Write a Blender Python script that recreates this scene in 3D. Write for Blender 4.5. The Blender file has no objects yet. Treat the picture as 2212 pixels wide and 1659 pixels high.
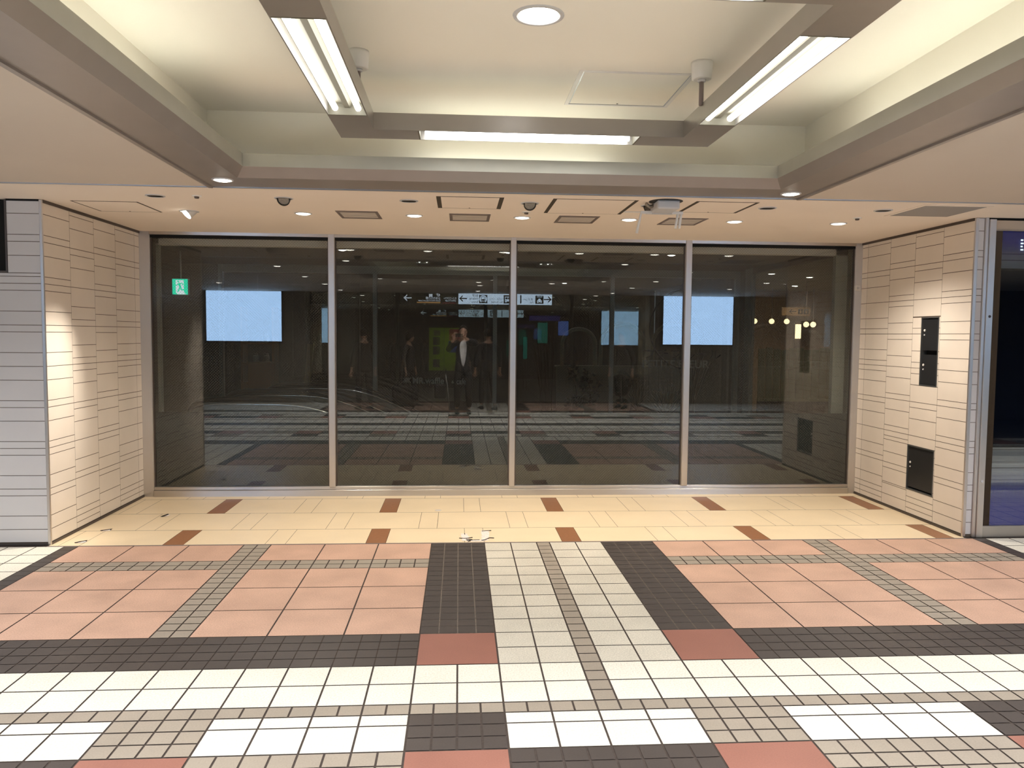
import bpy, bmesh, math, random
from mathutils import Vector, Matrix
random.seed(7)
S = bpy.context.scene
COL = S.collection
# ------------------------------------------------------------------ camera
FPX = 1698.0
EYE = Vector((0, 0, 1.6))
yaw, pitch, roll = 0.0674, -0.0622, 0.0088
cam_d = bpy.data.cameras.new('camera'); cam = bpy.data.objects.new('camera', cam_d); COL.objects.link(cam)
cam_d.sensor_width = 36; cam_d.lens = 36 * FPX / 2212; cam_d.clip_start = 0.02; cam_d.clip_end = 200
fw = Vector((math.sin(yaw) * math.cos(pitch), math.cos(yaw) * math.cos(pitch), math.sin(pitch)))
rt = Vector((math.cos(yaw), -math.sin(yaw), 0)); up = rt.cross(fw)
rt, up = rt * math.cos(roll) + up * math.sin(roll), up * math.cos(roll) - rt * math.sin(roll)
cam.matrix_world = Matrix(((rt.x, up.x, -fw.x, EYE.x), (rt.y, up.y, -fw.y, EYE.y), (rt.z, up.z, -fw.z, EYE.z), (0, 0, 0, 1)))
S.camera = cam
# ------------------------------------------------------------------ world, exposure
wd = bpy.data.worlds.new('world'); S.world = wd; wd.use_nodes = True
wd.node_tree.nodes['Background'].inputs[0].default_value = (0.82, 0.9, 1.0, 1)
wd.node_tree.nodes['Background'].inputs[1].default_value = 0.10
S.view_settings.view_transform = 'Standard'
S.view_settings.look = 'None'
S.view_settings.gamma = 1
S.view_settings.exposure = -0.17
S.view_settings.use_curve_mapping = False
# light strengths (tuned against the photograph)
K_SPOT, K_TUBE, K_COVE, K_DOWN, K_HALL = 64.0, 15.0, 17.5, 24.0, 130.0
WARM = (1.0, 0.905, 0.78); NEUT = (1.0, 0.99, 0.94); HALL = (.98, 0.98, 1.0)
# ------------------------------------------------------------------ measures
D = 7.80; F = 6.02; XL = -3.05; XR = 4.075; ZC = 2.557; YI = 11.86
W = 0.2014; X0 = 0.1995; YB = 5.951
YBACK = -2.85

# ------------------------------------------------------------------ materials
def nmat(name):
    m = bpy.data.materials.new(name); m.use_nodes = True
    return m, m.node_tree.nodes, m.node_tree.links, m.node_tree.nodes['Principled BSDF']
def hexc(r, g, b):
    f = lambda c: (c / 255 / 12.92) if c / 255 <= .04045 else ((c / 255 + .055) / 1.055) ** 2.4
    return (f(r), f(g), f(b))
def pmat(name, col, rough=.5, metal=0., spec=.5, var=.0, scale=20., var2=.0, scale2=1.5, bump=0., aniso=0., coat=0.):
    m, N, L, b = nmat(name)
    b.inputs['Roughness'].default_value = rough; b.inputs['Metallic'].default_value = metal
    b.inputs['Specular IOR Level'].default_value = spec
    if coat: b.inputs['Coat Weight'].default_value = coat; b.inputs['Coat Roughness'].default_value = .05
    b.inputs['Base Color'].default_value = (*col, 1)
    tc = N.new('ShaderNodeTexCoord')
    last = None
    for v, s in ((var, scale), (var2, scale2)):
        if not v: continue
        nz = N.new('ShaderNodeTexNoise'); nz.inputs['Scale'].default_value = s; nz.inputs['Detail'].default_value = 3
        L.new(tc.outputs['Object'], nz.inputs['Vector'])
        mr = N.new('ShaderNodeMapRange'); mr.inputs['From Min'].default_value = .25; mr.inputs['From Max'].default_value = .75
        mr.inputs['To Min'].default_value = 1 - v; mr.inputs['To Max'].default_value = 1 + v * .6
        L.new(nz.outputs['Fac'], mr.inputs['Value'])
        mx = N.new('ShaderNodeMix'); mx.data_type = 'RGBA'; mx.blend_type = 'MULTIPLY'; mx.inputs['Factor'].default_value = 1
        if last is None: mx.inputs['A'].default_value = (*col, 1)
        else: L.new(last, mx.inputs['A'])
        L.new(mr.outputs['Result'], mx.inputs['B']); last = mx.outputs['Result']
    if last is not None: L.new(last, b.inputs['Base Color'])
    if bump:
        nz = N.new('ShaderNodeTexNoise'); nz.inputs['Scale'].default_value = scale; L.new(tc.outputs['Object'], nz.inputs['Vector'])
        bp = N.new('ShaderNodeBump'); bp.inputs['Strength'].default_value = bump; bp.inputs['Distance'].default_value = .002
        L.new(nz.outputs['Fac'], bp.inputs['Height']); L.new(bp.outputs['Normal'], b.inputs['Normal'])
    return m
ANI = 0.25
def brushed(name, col, rough, axis):
    m, N, L, b = nmat(name)
    b.inputs['Metallic'].default_value = 1; b.inputs['Base Color'].default_value = (*col, 1)
    tc = N.new('ShaderNodeTexCoord'); mp = N.new('ShaderNodeMapping')
    sc = [90, 90, 90]; sc[axis] = 1.5; mp.inputs['Scale'].default_value = sc
    nz = N.new('ShaderNodeTexNoise'); nz.inputs['Scale'].default_value = 2; nz.inputs['Detail'].default_value = 4
    L.new(tc.outputs['Object'], mp.inputs['Vector']); L.new(mp.outputs['Vector'], nz.inputs['Vector'])
    mr = N.new('ShaderNodeMapRange'); mr.inputs['To Min'].default_value = rough - .1; mr.inputs['To Max'].default_value = rough + .12
    L.new(nz.outputs['Fac'], mr.inputs['Value']); L.new(mr.outputs['Result'], b.inputs['Roughness'])
    tg = N.new('ShaderNodeCombineXYZ'); tg.inputs['XYZ'[axis]].default_value = 1
    b.inputs['Anisotropic'].default_value = .85; b.inputs['Anisotropic Rotation'].default_value = ANI
    L.new(tg.outputs[0], b.inputs['Tangent'])
    return m
def emat(name, col, strength):
    m, N, L, b = nmat(name); N.remove(b)
    e = N.new('ShaderNodeEmission'); e.inputs[0].default_value = (*col, 1); e.inputs[1].default_value = strength
    L.new(e.outputs[0], N['Material Output'].inputs['Surface']); return m
def glassmat(name, tint, f0, wire=0.0, scale=.0268):
    m, N, L, b = nmat(name); N.remove(b)
    lw = N.new('ShaderNodeLayerWeight'); lw.inputs['Blend'].default_value = .5
    p = N.new('ShaderNodeMath'); p.operation = 'POWER'; p.inputs[1].default_value = 5; L.new(lw.outputs['Facing'], p.inputs[0])
    ma = N.new('ShaderNodeMath'); ma.operation = 'MULTIPLY_ADD'; ma.inputs[1].default_value = 1 - f0; ma.inputs[2].default_value = f0
    L.new(p.outputs[0], ma.inputs[0])
    t = N.new('ShaderNodeBsdfTransparent'); t.inputs[0].default_value = (*tint, 1)
    g = N.new('ShaderNodeBsdfGlossy'); g.inputs['Roughness'].default_value = 0; g.inputs[0].default_value = (1, 1, 1, 1)
    body = t.outputs[0]
    if wire:
        tc = N.new('ShaderNodeTexCoord'); sp = N.new('ShaderNodeSeparateXYZ'); L.new(tc.outputs['Object'], sp.inputs[0])
        outs = []
        for op in ('ADD', 'SUBTRACT'):
            a = N.new('ShaderNodeMath'); a.operation = op; L.new(sp.outputs['X'], a.inputs[0]); L.new(sp.outputs['Z'], a.inputs[1])
            d = N.new('ShaderNodeMath'); d.operation = 'DIVIDE'; d.inputs[1].default_value = scale; L.new(a.outputs[0], d.inputs[0])
            f = N.new('ShaderNodeMath'); f.operation = 'FRACT'; L.new(d.outputs[0], f.inputs[0])
            c = N.new('ShaderNodeMath'); c.operation = 'LESS_THAN'; c.inputs[1].default_value = .055; L.new(f.outputs[0], c.inputs[0]); outs.append(c)
        mx = N.new('ShaderNodeMath'); mx.operation = 'MAXIMUM'; L.new(outs[0].outputs[0], mx.inputs[0]); L.new(outs[1].outputs[0], mx.inputs[1])
        ml = N.new('ShaderNodeMath'); ml.operation = 'MULTIPLY'; ml.inputs[1].default_value = wire; L.new(mx.outputs[0], ml.inputs[0])
        df = N.new('ShaderNodeBsdfDiffuse'); df.inputs[0].default_value = (.25, .23, .2, 1)
        ms = N.new('ShaderNodeMixShader'); L.new(ml.outputs[0], ms.inputs[0]); L.new(t.outputs[0], ms.inputs[1]); L.new(df.outputs[0], ms.inputs[2])
        body = ms.outputs[0]
    s = N.new('ShaderNodeMixShader'); L.new(ma.outputs[0], s.inputs[0]); L.new(body, s.inputs[1]); L.new(g.outputs[0], s.inputs[2])
    L.new(s.outputs[0], N['Material Output'].inputs['Surface']); return m

M = {}
M['plaster'] = pmat('soffit paint', hexc(236, 224, 212), .75, var2=.03)
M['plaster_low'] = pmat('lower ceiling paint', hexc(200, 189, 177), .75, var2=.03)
M['plaster_tray'] = pmat('tray ceiling paint', hexc(244, 240, 228), .8, var2=.02)
M['tile_side'] = pmat('beige glazed wall tile', hexc(233, 223, 211), .2, spec=.5, var2=.05, scale2=3)
M['tile_face'] = pmat('white glazed wall tile', hexc(206, 204, 204), .2, spec=.5, var2=.03, scale2=3)
M['grout_wall'] = pmat('wall joint', hexc(98, 84, 72), .9)
M['grout'] = pmat('floor joint', hexc(72, 62, 56), .95, var=.25, scale=60)
M['f_white'] = pmat('speckled white floor tile', hexc(230, 225, 211), .55, var=.26, scale=130, var2=.07, scale2=2.5, spec=.3)
M['f_path'] = pmat('greyer white floor tile', hexc(208, 202, 187), .55, var=.26, scale=130, var2=.12, scale2=2.5, spec=.3)  # greyer than the other white tiles, used on the middle strip
M['grout_pale'] = pmat('worn pale joint', hexc(118, 108, 98), .95, var=.3, scale=40)
M['f_pink'] = pmat('pink floor tile', hexc(202, 166, 145), .5, var=.20, scale=130, var2=.15, scale2=3.6, spec=.3)
M['f_brown'] = pmat('red brown floor tile', hexc(152, 105, 91), .5, var=.10, scale=150, var2=.1, scale2=3, spec=.3)
M['f_grey'] = pmat('grey floor tile', hexc(158, 148, 134), .55, var=.10, scale=140, var2=.12, scale2=2.2, spec=.3)
M['f_dark'] = pmat('dark grey floor tile', hexc(76, 69, 65), .5, var=.10, scale=140, var2=.12, scale2=2.2, spec=.3)
M['f_cream'] = pmat('cream floor slab', hexc(236, 216, 182), .38, var2=.05, scale2=3, var=.03, scale=60, spec=.4)
M['f_insert'] = pmat('brown floor insert', hexc(150, 104, 72), .4, var=.12, scale=40)
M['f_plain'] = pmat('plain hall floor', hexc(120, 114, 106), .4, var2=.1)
M['steel'] = brushed('brushed steel mullion', (.72, .69, .66), .46, 2)
M['steel_h'] = brushed('brushed steel rail', (.58, .55, .52), .36, 0)
M['steel_mirror'] = pmat('polished steel', (.68, .66, .64), .08, 1)
M['trim_al'] = pmat('satin grey trim', hexc(158, 150, 144), .4, .35, var=.05, scale=6)
M['trim_al2'] = pmat('satin grey light trim', hexc(182, 180, 170), .4, .25, var=.05, scale=6)
M['edge'] = pmat('pale metal edge', hexc(190, 196, 204), .3, .8)
M['dark_edge'] = pmat('dark metal edge', hexc(96, 88, 84), .45, .7)
M['black'] = pmat('black', (.008, .008, .009), .45)
M['blackgap'] = pmat('black gap', (.004, .004, .004), .9)
M['cab'] = pmat('black cabinet enamel', hexc(44, 44, 45), .35, .2, var=.1, scale=8)
M['cab_edge'] = pmat('cabinet grey edge', hexc(108, 110, 110), .35, .6)
M['whitep'] = pmat('white plastic', hexc(226, 224, 220), .4)
M['whitep2'] = pmat('grey white plastic', hexc(200, 200, 202), .4)
M['fix'] = pmat('fixture grey paint', hexc(168, 164, 160), .32, .7, var=.04, scale=8)
M['fix_in'] = pmat('fixture inside grey', hexc(104, 100, 86), .6)
M['vent'] = pmat('vent slat', hexc(206, 198, 190), .6)
M['ventf'] = pmat('vent frame', hexc(128, 116, 112), .5, .2)
M['grille'] = pmat('grey grille', hexc(150, 148, 148), .5, .3)
M['gapb'] = pmat('panel gap', hexc(70, 62, 52), .9)
M['lamp_hot'] = emat('downlight lamp', (1, .93, .8), 14)
M['lamp_white'] = emat('white downlight lamp', (1, .97, .92), 12)
M['lamp_hall'] = emat('hall downlight lamp', (1, .95, .86), 16)
M['refl'] = pmat('downlight reflector', (.8, .78, .74), .25, .9)
M['dullrefl'] = pmat('unlit lamp face', hexc(150, 142, 130), .35, .5, var=.3, scale=120)
M['tube'] = emat('fluorescent tube', NEUT, K_TUBE)
M['cove'] = emat('cove tube', (1.0, 1.0, .86), K_COVE)
M['cove_f'] = emat('front cove tube', (1.0, 1.0, .86), K_COVE * .9)
M['glass'] = glassmat('wired glass', (.82, .84, .82), .049, wire=.5)
M['glass_in'] = glassmat('clear glass', (.88, .9, .89), .05)
M['film'] = pmat('grey privacy film', hexc(43, 51, 53), .9, spec=.0, var2=.08, scale2=.8)
M['jamb_in'] = pmat('grey inner post', hexc(150, 152, 146), .45, .2)
M['screen'] = emat('lit screen', (.42, .65, 1.0), 11.5)
M['sign_w'] = emat('lit sign face', (.62, .80, 1.0), 6.0)
M['ink'] = pmat('sign ink', (.01, .012, .02), .6)
M['sign_dark'] = pmat('dark sign face', (.012, .011, .010), .4)
M['sign_txt'] = emat('lit lettering', (.75, .86, 1.0), 4.5)
M['sign_or'] = emat('orange bar', (1.0, .55, .18), 2.2)
M['sign_red'] = emat('red bar', (.7, .10, .14), 1.2)
M['exit_g'] = emat('exit green', (.0, .80, .48), 1.25)
M['exit_w'] = emat('exit white', (.80, .93, 1.0), 1.2)
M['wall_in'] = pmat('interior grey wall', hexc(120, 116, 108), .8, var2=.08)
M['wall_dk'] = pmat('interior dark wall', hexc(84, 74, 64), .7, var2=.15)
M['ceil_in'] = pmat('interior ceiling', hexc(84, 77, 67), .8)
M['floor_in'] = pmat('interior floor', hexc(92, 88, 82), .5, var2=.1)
M['rubber'] = pmat('black handrail rubber', (.012, .011, .011), .35)
M['balu'] = pmat('escalator panel', hexc(120, 124, 118), .35, .4, var2=.06)
M['step'] = pmat('escalator step', hexc(80, 80, 82), .4, .7)
M['silver'] = pmat('silver strip', (.62, .64, .66), .2, 1)
M['cream'] = pmat('cream low wall paint', hexc(206, 198, 178), .7, var2=.06)
M['wood'] = pmat('orange wood', hexc(196, 128, 62), .55, var=.15, scale=14)
M['woody'] = pmat('yellow wood', hexc(206, 164, 74), .55, var=.1, scale=14)
M['boxo'] = pmat('orange box board', hexc(190, 110, 44), .7)
M['twig'] = pmat('dry twig', hexc(62, 50, 34), .9, var=.3, scale=40)
M['leaf'] = pmat('dark leaf', hexc(30, 44, 28), .5, var=.3, scale=20)
M['leaf2'] = pmat('blue green topiary', hexc(44, 70, 58), .7, var=.3, scale=30)
M['drygrass'] = pmat('pale dry grass', hexc(150, 146, 116), .8, var=.2, scale=30)
M['terra'] = pmat('terracotta', hexc(128, 84, 64), .8, var=.1)
M['skin'] = pmat('skin', hexc(206, 160, 132), .55)
M['hair'] = pmat('black hair', (.007, .006, .006), .8, spec=.2)
M['suit'] = pmat('dark navy cloth', hexc(26, 26, 32), .85, var=.15, scale=80)
M['suit2'] = pmat('black cloth', hexc(20, 19, 20), .85, var=.15, scale=80)
M['shirt'] = pmat('white shirt', hexc(214, 208, 204), .8, var=.05, scale=40)
M['trouser'] = pmat('dark trousers', hexc(30, 29, 30), .85, var=.15, scale=60)
M['bag'] = pmat('black bag', (.012, .011, .011), .6)
M['strap'] = pmat('pale strap', hexc(150, 146, 136), .7)
M['green'] = pmat('lime green board', hexc(176, 214, 60), .5)
M['poster'] = pmat('poster blue', hexc(80, 120, 200), .5, var=.6, scale=7)
M['poster2'] = pmat('poster red', hexc(220, 120, 100), .5, var=.6, scale=9)
M['sgreen'] = emat('green lit sign', (.02, .42, .30), .9)
M['sblue'] = emat('blue lit sign', (.14, .28, .85), 1.4)
M['spurple'] = emat('violet lit band', (.12, .10, .60), .45)
M['fence'] = pmat('pale green fence board', hexc(150, 146, 104), .7, var=.1, scale=10)
M['warmwall'] = pmat('warm hall wall', hexc(196, 160, 124), .8)
M['warmlamp'] = emat('warm shop lamp', (1.0, .72, .40), 5.0)
M['brownp'] = pmat('brown low panel', hexc(70, 52, 44), .7)
M['tape'] = pmat('worn white tape', hexc(236, 226, 218), .6, var=.25, scale=60)
M['dirt'] = pmat('dark scuff', hexc(44, 36, 32), .9)
M['monitor'] = pmat('dark screen glass', (.004, .006, .014), .08, spec=.4)
def halftone(name, ztop):
    m, N, L, b = nmat(name); b.inputs['Base Color'].default_value = (*hexc(30, 40, 150), 1); b.inputs['Roughness'].default_value = .4
    tc = N.new('ShaderNodeTexCoord'); sp = N.new('ShaderNodeSeparateXYZ'); L.new(tc.outputs['Object'], sp.inputs[0])
    a1 = N.new('ShaderNodeMath'); a1.operation = 'ADD'; L.new(sp.outputs['X'], a1.inputs[0]); L.new(sp.outputs['Z'], a1.inputs[1])
    a2 = N.new('ShaderNodeMath'); a2.operation = 'SUBTRACT'; L.new(sp.outputs['X'], a2.inputs[0]); L.new(sp.outputs['Z'], a2.inputs[1])
    sn = []
    for a in (a1, a2):
        k = N.new('ShaderNodeMath'); k.operation = 'MULTIPLY'; k.inputs[1].default_value = 2 * math.pi / .020; L.new(a.outputs[0], k.inputs[0])
        s = N.new('ShaderNodeMath'); s.operation = 'SINE'; L.new(k.outputs[0], s.inputs[0]); sn.append(s)
    p = N.new('ShaderNodeMath'); p.operation = 'MULTIPLY'; L.new(sn[0].outputs[0], p.inputs[0]); L.new(sn[1].outputs[0], p.inputs[1])
    mr = N.new('ShaderNodeMapRange')
    if ztop: vals = (2.20, 2.42, -.9, 1.1)
    else: vals = (.60, .22, -1.15, 1.1)
    mr.inputs['From Min'].default_value, mr.inputs['From Max'].default_value, mr.inputs['To Min'].default_value, mr.inputs['To Max'].default_value = vals
    L.new(sp.outputs['Z'], mr.inputs['Value'])
    lt = N.new('ShaderNodeMath'); lt.operation = 'LESS_THAN'; L.new(p.outputs[0], lt.inputs[0]); L.new(mr.outputs['Result'], lt.inputs[1])
    t = N.new('ShaderNodeBsdfTransparent'); ms = N.new('ShaderNodeMixShader')
    L.new(lt.outputs[0], ms.inputs[0]); L.new(t.outputs[0], ms.inputs[1]); L.new(b.outputs[0], ms.inputs[2])
    L.new(ms.outputs[0], N['Material Output'].inputs['Surface']); return m
M['half_top'] = halftone('blue dotted film upper', True)
M['half_low'] = halftone('blue dotted film lower', False)

# ------------------------------------------------------------------ mesh builder
class MB:
    def __init__(s): s.v, s.f, s.m, s.mats = [], [], [], []; s.smooth = []
    def mi(s, m):
        if m not in s.mats: s.mats.append(m)
        return s.mats.index(m)
    def face(s, pts, m, sm=False):
        n = len(s.v); s.v += [tuple(p) for p in pts]; s.f.append(tuple(range(n, n + len(pts)))); s.m.append(s.mi(m)); s.smooth.append(sm)
    def box(s, x0, x1, y0, y1, z0, z1, m, bev=0):
        if x0 > x1: x0, x1 = x1, x0
        if y0 > y1: y0, y1 = y1, y0
        if z0 > z1: z0, z1 = z1, z0
        n = len(s.v)
        s.v += [(x, y, z) for x in (x0, x1) for y in (y0, y1) for z in (z0, z1)]
        for q in ((0, 1, 3, 2), (4, 6, 7, 5), (0, 4, 5, 1), (2, 3, 7, 6), (0, 2, 6, 4), (1, 5, 7, 3)):
            s.f.append(tuple(n + i for i in q)); s.m.append(s.mi(m)); s.smooth.append(False)
        return s
    def ring(s, c, axis, r, n=24):
        c = Vector(c); axis = Vector(axis).normalized()
        a = axis.orthogonal().normalized(); b = axis.cross(a)
        return [c + a * (r * math.cos(2 * math.pi * i / n)) + b * (r * math.sin(2 * math.pi * i / n)) for i in range(n)]
    def lathe(s, c, axis, prof, m, n=24, caps=(True, True), sm=True):
        """prof: list of (distance along axis, radius)"""
        c = Vector(c); axis = Vector(axis).normalized(); base = len(s.v)
        for d, r in prof: s.v += [tuple(p) for p in s.ring(c + axis * d, axis, max(r, 1e-4), n)]
        for k in range(len(prof) - 1):
            for i in range(n):
                j = (i + 1) % n
                s.f.append((base + k * n + i, base + k * n + j, base + (k + 1) * n + j, base + (k + 1) * n + i)); s.m.append(s.mi(m)); s.smooth.append(sm)
        if caps[0]: s.f.append(tuple(base + i for i in range(n))[::-1]); s.m.append(s.mi(m)); s.smooth.append(False)
        if caps[1]: s.f.append(tuple(base + (len(prof) - 1) * n + i for i in range(n))); s.m.append(s.mi(m)); s.smooth.append(False)
        return s
    def tube(s, pts, r, m, n=8, caps=True):
        pts = [Vector(p) for p in pts]; base = len(s.v); rs = r if isinstance(r, (list, tuple)) else [r] * len(pts)
        ref = None
        for i, p in enumerate(pts):
            t = (pts[min(i + 1, len(pts) - 1)] - pts[max(i - 1, 0)]).normalized()
            a = (ref - t * ref.dot(t)) if ref is not None else t.orthogonal()
            if a.length < 1e-5: a = t.orthogonal()
            a.normalize(); ref = a; b = t.cross(a)
            s.v += [tuple(p + (a * math.cos(2 * math.pi * k / n) + b * math.sin(2 * math.pi * k / n)) * rs[i]) for k in range(n)]
        for i in range(len(pts) - 1):
            for k in range(n):
                j = (k + 1) % n
                s.f.append((base + i * n + k, base + i * n + j, base + (i + 1) * n + j, base + (i + 1) * n + k)); s.m.append(s.mi(m)); s.smooth.append(True)
        if caps:
            s.f.append(tuple(base + k for k in range(n))[::-1]); s.m.append(s.mi(m)); s.smooth.append(False)
            s.f.append(tuple(base + (len(pts) - 1) * n + k for k in range(n))); s.m.append(s.mi(m)); s.smooth.append(False)
        return s
    def prism(s, poly, p0, p1, ux, uz, m):
        """extrude 2-D poly (a along ux, b along uz) from p0 to p1"""
        p0, p1, ux, uz = map(Vector, (p0, p1, ux, uz)); n = len(poly); base = len(s.v)
        for p in (p0, p1): s.v += [tuple(p + ux * a + uz * b) for a, b in poly]
        for i in range(n):
            j = (i + 1) % n; s.f.append((base + i, base + j, base + n + j, base + n + i)); s.m.append(s.mi(m)); s.smooth.append(False)
        s.f.append(tuple(base + i for i in range(n))[::-1]); s.m.append(s.mi(m)); s.smooth.append(False)
        s.f.append(tuple(base + n + i for i in range(n))); s.m.append(s.mi(m)); s.smooth.append(False)
        return s
    def sphere(s, c, r, m, nu=16, nv=10, sq=(1, 1, 1)):
        base = len(s.v); c = Vector(c)
        for j in range(nv + 1):
            t = math.pi * j / nv
            for i in range(nu):
                a = 2 * math.pi * i / nu
                s.v.append((c.x + r * sq[0] * math.sin(t) * math.cos(a), c.y + r * sq[1] * math.sin(t) * math.sin(a), c.z + r * sq[2] * math.cos(t)))
        for j in range(nv):
            for i in range(nu):
                k = (i + 1) % nu; s.f.append((base + j * nu + i, base + (j + 1) * nu + i, base + (j + 1) * nu + k, base + j * nu + k)); s.m.append(s.mi(m)); s.smooth.append(True)
        return s
    def build(s, name, parent=None, loc=None, fix=True):
        me = bpy.data.meshes.new(name); me.from_pydata(s.v, [], s.f); me.update()
        for m in s.mats: me.materials.append(M[m] if isinstance(m, str) else m)
        me.polygons.foreach_set('material_index', s.m); me.polygons.foreach_set('use_smooth', s.smooth)
        if fix:
            bm = bmesh.new(); bm.from_mesh(me); bmesh.ops.remove_doubles(bm, verts=bm.verts, dist=1e-6); bmesh.ops.recalc_face_normals(bm, faces=bm.faces); bm.to_mesh(me); bm.free()
        o = bpy.data.objects.new(name, me); COL.objects.link(o)
        if loc is not None: o.location = loc
        if parent: o.parent = parent
        return o
def tag(o, label=None, cat=None, group=None, kind=None):
    if label: o['label'] = label
    if cat: o['category'] = cat
    if group: o['group'] = group
    if kind: o['kind'] = kind
    return o
def struct(o): o['kind'] = 'structure'; return o
def empty(name, loc=(0, 0, 0), rz=0, label=None, cat=None, group=None):
    o = bpy.data.objects.new(name, None); COL.objects.link(o); o.location = loc; o.rotation_euler.z = rz; o.empty_display_size = .1
    return tag(o, label, cat, group)
def copy_tree(o, parent=None):
    c = o.copy(); COL.objects.link(c)
    if parent: c.parent = parent
    for ch in list(o.children): copy_tree(ch, c)
    return c
def bevel(o, w, seg=2):
    b = o.modifiers.new('bevel', 'BEVEL'); b.width = w; b.segments = seg; b.limit_method = 'ANGLE'; return o
def text(body, size, name, mat, parent, loc, rot, align='LEFT', extrude=.001, xs=1.0, bold=.008):
    cu = bpy.data.curves.new(name, 'FONT'); cu.body = body; cu.size = size; cu.align_x = align; cu.align_y = 'CENTER'; cu.extrude = extrude; cu.offset = size * bold
    t = bpy.data.objects.new(name + '_src', cu); COL.objects.link(t)
    dg = bpy.context.evaluated_depsgraph_get(); me = bpy.data.meshes.new_from_object(t.evaluated_get(dg)); bpy.data.objects.remove(t)
    me.materials.clear(); me.materials.append(M[mat])
    o = bpy.data.objects.new(name, me); COL.objects.link(o); o.location = loc; o.rotation_euler = rot; o.scale.x = xs
    if parent: o.parent = parent
    return o
def light_spot(name, loc, energy, col, size=100, blend=.6, radius=.05, rot=(0, 0, 0), parent=None):
    d = bpy.data.lights.new(name, 'SPOT'); d.energy = energy; d.color = col; d.spot_size = math.radians(size); d.spot_blend = .85 if size == 96 else blend; d.shadow_soft_size = radius
    o = bpy.data.objects.new(name, d); COL.objects.link(o); o.location = loc; o.rotation_euler = rot
    if parent: o.parent = parent
    return o
def light_area(name, loc, sx, sy, energy, col, rot=(0, 0, 0), parent=None):
    d = bpy.data.lights.new(name, 'AREA'); d.shape = 'RECTANGLE'; d.size = sx; d.size_y = sy; d.energy = energy; d.color = col
    o = bpy.data.objects.new(name, d); COL.objects.link(o); o.location = loc; o.rotation_euler = rot
    if parent: o.parent = parent
    return o
# ================================================================== FLOOR
fl = MB()
fl.box(-14, 14, -14, D + .02, -.06, -.0035, 'grout')
GAP = .0045
def ftile(x0, x1, y0, y1, m, g=GAP):
    if x1 - x0 < .012 or y1 - y0 < .012: return
    fl.face([(x0 + g, y0 + g, 0), (x1 - g, y0 + g, 0), (x1 - g, y1 - g, 0), (x0 + g, y1 - g, 0)], m)
def U(u): return X0 + u * W
for ua in (-2, 4.5): fl.box(X0 + ua * W + .003, X0 + (ua + 2) * W - .003, YB - 9 * W, YB + .02, -.004, -.002, 'grout_pale')
def Vv(v): return YB - v * W
def cells(u0, u1, v0, v1, nu, nv, m, g=GAP):
    for i in range(nu):
        for j in range(nv):
            a, b = u0 + (u1 - u0) * i / nu, u0 + (u1 - u0) * (i + 1) / nu
            c, d = v0 + (v1 - v0) * j / nv, v0 + (v1 - v0) * (j + 1) / nv
            ftile(U(a), U(b), Vv(d), Vv(c), m, g)
UMIN, UMAX = -38, 42
VT = -.09
zone_a = [(-15.5, -15, 'dark1'), (-15, -13, 'pink'), (-13, -11, 'pink'), (-11, -9, 'pink'), (-9, -8, 'gray2'), (-8, -6, 'pink'), (-6, -4, 'pink'), (-4, -2, 'pink'),
          (-2, 0, 'dark4'), (0, 1, 'white'), (1, 2, 'white'), (2, 2.5, 'gray1'), (2.5, 3.5, 'white'), (3.5, 4.5, 'white'), (4.5, 6.5, 'dark4'),
          (6.5, 8.5, 'pink'), (8.5, 10.5, 'pink'), (10.5, 12.5, 'pink'), (12.5, 13.5, 'gray2'), (13.5, 15.5, 'pink'), (15.5, 17.5, 'pink'), (17.5, 19.5, 'pink'), (19.5, 20, 'dark1')]
for u in range(int(UMAX - 20)): zone_a.append((20 + u, 21 + u, 'white'))
for u in range(int(-15.5 - UMIN)): zone_a.append((-16.5 - u, -15.5 - u, 'white'))
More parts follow.
